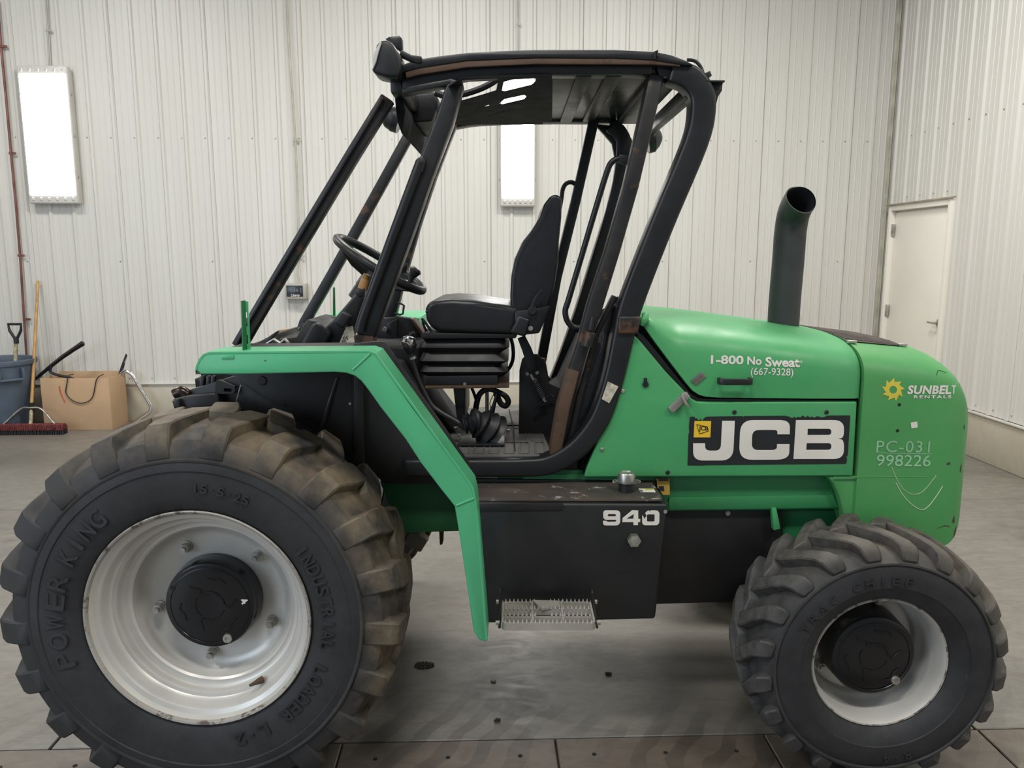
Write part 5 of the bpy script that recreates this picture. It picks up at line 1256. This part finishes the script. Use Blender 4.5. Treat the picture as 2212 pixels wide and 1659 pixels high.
# seat belt retractor and spring beside the seat
RYs = 2.95
part('belt_strap', bar([(1126, 728), (1138, 755), (1150, 790), (1153, 802)], [0.030, 0.036, 0.040, 0.036], RYs, RYs+0.012, 0.002), 'plastic')
part('pivot_plate', pp([(1120, 985), (1122, 800), (1128, 775), (1142, 765), (1160, 765), (1175, 778), (1182, 800), (1186, 828), (1216, 842), (1216, 985)], RYs+0.03, RYs+0.04, 0.002), 'liner')
for x, y in ((1147, 776), (1139, 807), (1160, 805)): part('pivot_bolt', ycyl(x, y, RYs+0.03, 0.008, 0.008, 14, 0.002), 'zinc')
part('pivot_bolt', pp([(1150, 790), (1155, 788), (1161, 797), (1156, 800)], RYs+0.015, RYs+0.03, 0.001), 'zinc', label='small square block')
hel = []; p0, p1 = P(1152, 820, RYs), P(1172, 858, RYs); ax = (p1-p0); u_ = Vector((0, 1, 0)); v_ = ax.normalized().cross(u_)
for k in range(97): t_ = k/96; a = 2*PI*12*t_; hel.append(p0+ax*t_+(u_*math.cos(a)+v_*math.sin(a))*0.010)
part('coil_spring', tube(hel, 0.0028, 5), 'plastic')
part('spring_rod', tube([P(1146, 808, RYs), P(1178, 868, RYs)], 0.0055, 8), 'zinc')
part('spring_arm', tube([P(1150, 885, RYs), P(1165, 872, RYs), P(1178, 862, RYs), P(1190, 852, RYs), P(1196, 858, RYs)], 0.004, 6), 'black')
part('spring_arm', tube([P(1152, 890, RYs), P(1162, 880, RYs), P(1180, 870, RYs)], 0.004, 6), 'black')
# ---------- gear lever
lv = [P(x, y, 2.80) for x, y in ((888, 760), (894, 790), (908, 830), (930, 872), (950, 890), (985, 910), (1005, 925))]
part('gear_lever', tube(lv, [0.008, 0.0095, 0.010, 0.0105, 0.011, 0.011, 0.011], 10, 4), 'plastic')
part('gear_knob', tube([P(888, 764, 2.80), P(886, 756, 2.80), P(885, 745, 2.80), P(884, 741, 2.80)], [0.012, 0.02, 0.026, 0.02], 16, 3), 'plastic')
part('gear_knob', tube([P(881, 745, 2.795), P(883, 738, 2.79), P(885, 731, 2.79), P(886, 727, 2.79)], [0.022, 0.026, 0.024, 0.012], 18, 3), 'chrome', label='chromed knob top')
part('gear_knob', tube([P(891, 771, 2.80), P(893, 776, 2.80)], 0.013, 14), 'steel', label='steel clamp ring')
b = bmesh.new(); gp_ = smooth_path([P(1002, 918, 2.80), P(1015, 915, 2.80), P(1030, 912, 2.81), P(1048, 922, 2.82), P(1066, 935, 2.84)], 6)
rad = []
for i in range(len(gp_)): rad.append(0.026+0.040*i/(len(gp_)-1)+0.009*math.sin(i*1.35))
tube(gp_, rad, 20, bm=b, squash=0.8)
for v in b.verts: v.co.z = max(v.co.z, FZ+0.008)
part('lever_boot', b, 'bellows')
part('boot_plate', box((P(1040, 945, 2.8).x, 2.83, FZ+0.012), (0.17, 0.14, 0.008), 0.003), 'black')
for x, y in ((983, 930), (992, 945), (992, 953), (1098, 935), (1080, 918), (984, 918)):
    q = fq(x, y); part('plate_bolt', box(q+Vector((0, 0, 0.008)), (0.014, 0.012, 0.012), 0.003), 'steel')
# ---------- steering
sc_ = P(822, 571, 3.05); d_ = Vector((0.845, 0, -0.535)).normalized(); nrm = Vector((0.535, 0, 0.845)).normalized(); ly = Vector((0, 1, 0))
nrm = (nrm + Vector((0, -0.03, 0))).normalized(); ly = nrm.cross(d_).normalized()
b = bmesh.new(); R0 = 0.186; r0 = 0.0165; ns, nt = 64, 12; rg = []
for i in range(ns):
    a = 2*PI*i/ns; e = d_*math.cos(a)+ly*math.sin(a)
    rg.append([b.verts.new(sc_+e*R0+(e*math.cos(2*PI*k/nt)+nrm*math.sin(2*PI*k/nt))*r0) for k in range(nt)])
for i in range(ns):
    for k in range(nt): b.faces.new((rg[i][k], rg[(i+1) % ns][k], rg[(i+1) % ns][(k+1) % nt], rg[i][(k+1) % nt]))
bmesh.ops.recalc_face_normals(b, faces=b.faces)
sw = part('steering_wheel', b, 'plastic')
hubc = sc_-nrm*0.055
for an in (90, 205, 335):
    a = math.radians(an); e = d_*math.cos(a)+ly*math.sin(a)
    obj('wheel_spoke', tube([hubc+e*0.02, hubc+e*0.09+nrm*0.012, sc_+e*R0], [0.020, 0.016, 0.011], 8, squash=0.5), 'plastic', sw)
obj('wheel_boss', tube([hubc-nrm*0.055, hubc-nrm*0.01, hubc+nrm*0.02], [0.045, 0.042, 0.032], 20), 'plastic', sw)
kn = P(893, 596, 2.97); obj('spinner_knob', tube([P(884, 612, 2.97), P(889, 600, 2.97), P(893, 592, 2.97), P(898, 584, 2.97), P(901, 580, 2.97)], [0.008, 0.011, 0.018, 0.024, 0.016], 14, 2), 'plastic', sw)
obj('spinner_knob', tube([P(872, 590, 3.1), P(872, 575, 3.1), P(873, 568, 3.1)], [0.010, 0.017, 0.012], 12, 2), 'plastic', sw, label='far knob')
part('steering_column', pp([(665, 752), (672, 735), (720, 690), (766, 636), (778, 634), (790, 646), (775, 680), (748, 735), (735, 752)], 2.96, 3.14, 0.012, 3), 'plastic')
part('steering_column', pp([(645, 752), (672, 704), (680, 696), (694, 702), (715, 720), (700, 752)], 2.92, 3.18, 0.010, 3), 'plastic', label='lower column cover')
part('column_neck', tube([P(772, 648, 3.05), P(795, 610, 3.05), sc_-nrm*0.09], [0.040, 0.036, 0.034], 16), 'plastic')
part('indicator_lever', tube([P(782, 624, 2.90), P(789, 604, 2.90), P(790, 601, 2.90)], [0.017, 0.015, 0.011], 16), 'brown')
part('indicator_lever', tube([P(790, 601, 2.90), P(793, 593, 2.90)], [0.014, 0.0135], 16), 'brown', label='tan collar')
part('indicator_lever', pp([(768, 626), (788, 622), (786, 640), (776, 644), (766, 634)], 2.88, 2.93, 0.006), 'plastic', label='black lever base')
part('dash_switch', pp([(723, 697), (738, 673), (758, 682), (741, 711)], 2.90, 2.95, 0.006, 3), 'plastic')
part('bonnet', pp([(515, 752), (548, 744), (590, 722), (600, 720), (604, 733), (640, 728), (652, 706), (664, 690), (690, 695), (690, 760), (515, 760)], 3.06, 3.36, 0.006), 'liner')
part('windscreen_frame', bar([(512, 750), (538, 705), (600, 600), (680, 466), (760, 333), (836, 210)], 0.044, 2.655, 2.70, 0.004), 'black_rust')
part('windscreen_frame', bar([(508, 747), (533, 700), (676, 461), (826, 212)], 0.010, 2.64, 2.70, 0.002), 'black', label='outer lip of the near windscreen post')
part('windscreen_frame', bar([(612, 748), (628, 742), (650, 715), (656, 697), (720, 585), (800, 440), (882, 292)], 0.043, 3.46, 3.50, 0.004), 'black_rust', label='far windscreen post')
part('windscreen_frame', bar([(590, 738), (618, 730), (640, 724), (655, 700)], 0.012, 3.40, 3.46, 0.003), 'black', label='bent lower windscreen strip')
part('linkage', bar([(568, 747), (590, 733), (604, 742), (614, 733), (624, 744)], 0.006, 2.95, 2.97, 0.001), 'steel')
part('wiper_arm', bar([(575, 745), (585, 728), (600, 716)], [0.02, 0.012, 0.006], 2.98, 3.0, 0.001), 'plastic')
part('far_dash', pp([(806, 745), (806, 690), (858, 684), (890, 688), (912, 725), (906, 800), (925, 840), (925, 900), (806, 900)], 3.40, 3.46, 0.006), 'black')
part('far_dash', pp([(835, 700), (856, 690), (856, 800), (836, 800)], 3.36, 3.42, 0.004), 'black', label='far dash pillar')
part('far_dash', pp([(887, 690), (893, 690), (917, 724), (912, 728)], 3.30, 3.40, 0.002), 'rust', label='rusty dash edge')
part('pillar_bolt', ycyl(831, 711, 3.35, 0.010, 0.01, 14), 'zinc')
part('instruction_sticker', pshape([[(728, 752), (748, 706), (762, 704), (770, 752)]], 2.95, 0.001), 'cream', smooth=0)
for s_, x0, y0, x1, y1 in (('05', 741, 727, 752, 734), ('30', 738, 735, 748, 742)): part('instruction_sticker', ptext(s_, x0, y0, x1, y1, 2.948), 'decal_black', smooth=0, label='printed numerals')
part('loose_plank', pp([(600, 713), (640, 709), (660, 712), (640, 720), (598, 722)], 3.42, 3.48, 0.003), 'plank')
part('mirror_arm', tube([P(x, y, 2.70) for x, y in ((806, 695), (818, 697), (818, 708), (812, 722), (806, 730))], 0.005, 8, 3), 'zinc')
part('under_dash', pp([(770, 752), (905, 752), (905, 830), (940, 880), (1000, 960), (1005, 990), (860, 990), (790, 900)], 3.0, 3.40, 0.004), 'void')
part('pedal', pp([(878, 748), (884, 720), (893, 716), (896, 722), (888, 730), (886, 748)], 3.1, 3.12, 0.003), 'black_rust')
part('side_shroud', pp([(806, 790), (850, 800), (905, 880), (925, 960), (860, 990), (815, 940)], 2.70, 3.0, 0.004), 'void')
# ---------- roof
RYn = 2.585
rt = part('cab_roof', pp([(858, 143), (905, 127), (950, 120), (1010, 113), (1090, 109), (1160, 107), (1330, 107), (1415, 111), (1450, 118), (1482, 130), (1500, 140), (1480, 141), (1410, 130), (1330, 126), (1160, 125), (1010, 131), (905, 147), (862, 158)], RYn, 2.66, 0.005), 'black')
part('cab_roof', mirrored(rt.data, YC), None, label='far roof edge')
part('roof_plate', pp([(1165, 109), (1330, 109), (1415, 113), (1450, 120), (1482, 132), (1410, 130), (1165, 127)], 2.66, 3.48, 0.003), 'black')
obj('roof_lip', pp([(875, 156), (905, 146), (1010, 131), (1160, 125), (1330, 125), (1410, 129), (1470, 138), (1470, 143), (1410, 139), (1160, 138), (1010, 145), (905, 161), (878, 168)], RYn+0.004, RYn+0.02, 0.002), 'rust', rt)
part('roof_side_rail', bar([(862, 180), (905, 171), (971, 158), (1010, 153), (1160, 147), (1410, 148)], [0.052, 0.048, 0.046, 0.040, 0.036, 0.036], 2.61, 2.68, 0.006), 'black')
part('roof_side_rail', bar([(868, 196), (975, 176)], 0.018, 2.60, 2.66, 0.004), 'black', label='lower front strip')
part('roof_side_rail', bar([(p[0], p[1]) for p in XZ([(862, 180), (905, 171), (971, 158), (1010, 153), (1160, 147), (1410, 148)], 2.61)], 0.044, 3.48, 3.55, 0.006, px=False), 'black', label='far roof rail')
part('post_gusset', pp([(1418, 140), (1478, 140), (1492, 166), (1500, 190), (1482, 186), (1460, 178), (1442, 165), (1425, 165)], 2.62, 2.66, 0.003), 'black')
part('roof_cross_member', box((P(1440, 165, 2.64).x, YC, P(1440, 165, 2.64).z), (0.10, 0.80, 0.03), 0.008), 'black')
part('roof_cross_member', box((P(1480, 190, 2.64).x+0.02, YC, P(1480, 190, 2.64).z-0.01), (0.035, 0.86, 0.05), 0.008), 'black')
# sloped underside sheet with slots in front, solid behind
A_, B_, C_ = P(1190, 162, 2.62), P(1175, 267, 3.54), P(870, 203, 2.62)
pn = (B_-A_).cross(C_-A_).normalized()
ux = (A_-C_).normalized(); uy = pn.cross(ux)
def onpl(x, y):
    q = hit(x, y, pn, pn.dot(A_)); d = q-A_; return (d.dot(ux), d.dot(uy))
outer = [onpl(*p) for p in ((965, 190), (996, 168), (1192, 160), (1192, 268), (975, 268), (950, 245))]
holes = [[(998, 172), (1050, 169), (1078, 168), (1072, 196), (1040, 206), (998, 218)], [(1088, 176), (1112, 169), (1158, 167), (1158, 176), (1148, 184), (1090, 198), (1084, 196)], [(1076, 224), (1090, 213), (1132, 204), (1138, 208), (1132, 215), (1085, 226)], [(1042, 230), (1056, 225), (1058, 229), (1050, 231)], [(1055, 248), (1110, 232), (1112, 233), (1056, 250)]]
me = shape2d([outer]+[[onpl(*p) for p in h] for h in holes], 0.004)
bas = Matrix(((ux.x, uy.x, pn.x, A_.x), (ux.y, uy.y, pn.y, A_.y), (ux.z, uy.z, pn.z, A_.z), (0, 0, 0, 1)))
me.transform(bas)
part('slotted_roof_guard', me, 'guard', smooth=0)
zr_ = A_.z
xr0, xr1 = A_.x-0.02, P(1415, 160, 2.62).x
tint = simple('glossy_roof_lining', (0.020, 0.024, 0.023), 0.30, spec=0.35, var=0.5, scale=4)
b = box(((xr0+xr1)/2, YC, zr_+0.012), (xr1-xr0, 0.90, 0.012), 0.002)
part('roof_lining', b, tint)
for f_ in (0.36, 0.63): part('roof_rib', box((xr0+(xr1-xr0)*f_, YC, zr_+0.002), (0.05, 0.88, 0.012), 0.004), 'black')
part('roof_cable', tube([P(x, y, 2.9) for x, y in ((940, 200), (965, 207), (1000, 203), (1035, 192), (1060, 180), (1080, 168), (1110, 164))], 0.012, 8, 4), 'hose')
# front header and visor
part('roof_header', box((P(862, 185, 2.64).x+0.0, YC, P(862, 185, 2.64).z), (0.05, 0.92, 0.06), 0.01), 'black')
part('roof_header', pp([(848, 170), (862, 165), (876, 240), (868, 290), (858, 262)], 2.70, 3.50, 0.004), 'guard', label='hanging front visor')
part('blower_housing', pp([(878, 205), (895, 200), (940, 196), (946, 215), (944, 232), (934, 262), (895, 265), (882, 252)], 2.95, 3.3, 0.012, 3), 'plastic')
# work lamps
def lamp(x, y, Y, r, d, sz, lab):
    c = P(x, y, Y); d = Vector(d).normalized()
    o = part('work_lamp', tube([c-d*sz*0.9, c-d*sz*0.45, c, c+d*0.004], [r*0.35, r*0.8, r, r*0.98], 24), 'plastic', label=lab)
    obj('lamp_glass', tube([c+d*0.003, c+d*0.008], [r*0.9, r*0.8], 24), 'glass_lamp', o)
    return c
lp_ = P(828, 130, 2.60)
o = part('work_lamp', pp([(802, 145), (806, 118), (813, 96), (822, 86), (836, 85), (850, 96), (864, 118), (866, 145), (860, 166), (838, 165), (815, 160), (803, 153)], 2.53, 2.64, 0.018, 3), 'plastic', label='large work lamp on the near front roof corner')
q0 = P(808, 122, 2.585)
obj('lamp_glass', bar([(804, 150), (808, 132), (813, 112), (823, 90)], [0.003, 0.012, 0.012, 0.004], 2.522, 2.56, 0.002), 'glass_lamp', o)
part('lamp_bracket', pp([(832, 84), (840, 79), (862, 76), (868, 82), (869, 104), (865, 110), (852, 100), (845, 90)], 2.60, 2.63, 0.003), 'black')
part('lamp_bracket', bar([(864, 113), (886, 124), (905, 128), (907, 136)], [0.020, 0.018, 0.022, 0.014], 2.58, 2.61, 0.004), 'black', label='lamp arm')
part('work_lamp', tube([P(866, 262, 3.55), P(850, 255, 3.55), P(836, 252, 3.55), P(832, 250, 3.55)], [0.055, 0.058, 0.045, 0.02], 20, 3), 'plastic', label='far front work lamp')
part('work_lamp', tube([P(1396, 304, 3.50), P(1412, 300, 3.50), P(1424, 299, 3.50), P(1430, 299, 3.50)], [0.055, 0.055, 0.035, 0.012], 20, 3), 'plastic', label='far rear work lamp')
part('lamp_bracket', pp([(1526, 173), (1566, 173), (1566, 177), (1526, 177)], 2.60, 2.68, 0.001), 'black', label='rear lamp shelf')
part('lamp_bracket', pp([(1530, 177), (1562, 177), (1560, 196), (1552, 208), (1548, 225), (1543, 228), (1530, 200)], 2.62, 2.66, 0.004), 'black', label='rear lamp mount')
part('lamp_bracket', bar([(1523, 164), (1536, 158)], 0.016, 2.61, 2.65, 0.001), 'black_rust', label='small rear tab')
part('roof_wire', tube([P(x, y, 2.66) for x, y in ((1484, 129), (1500, 131), (1512, 142), (1520, 162))], 0.006, 8, 4), 'hose')
part('roof_hook', tube([P(1414, 128, 2.58), P(1415, 112, 2.58), P(1419, 109, 2.58), P(1420, 122, 2.58)], 0.004, 6), 'black_rust')
# cab rear far curve gusset
part('post_gusset', pp([(1285, 268), (1345, 272), (1365, 300), (1370, 345), (1328, 340), (1322, 310), (1305, 290)], 3.50, 3.53, 0.003), 'black', label='far rear gusset')
part('rear_shelf', pp([(1075, 1012), (1260, 1016), (1262, 1040), (1075, 1046)], 2.66, 2.72, 0.003), 'green_dark')
part('rear_shelf', pp([(1000, 1034), (1420, 1040), (1424, 1062), (1000, 1062)], 2.645, 2.66, 0.003), 'liner', label='dark ledge behind the tank')
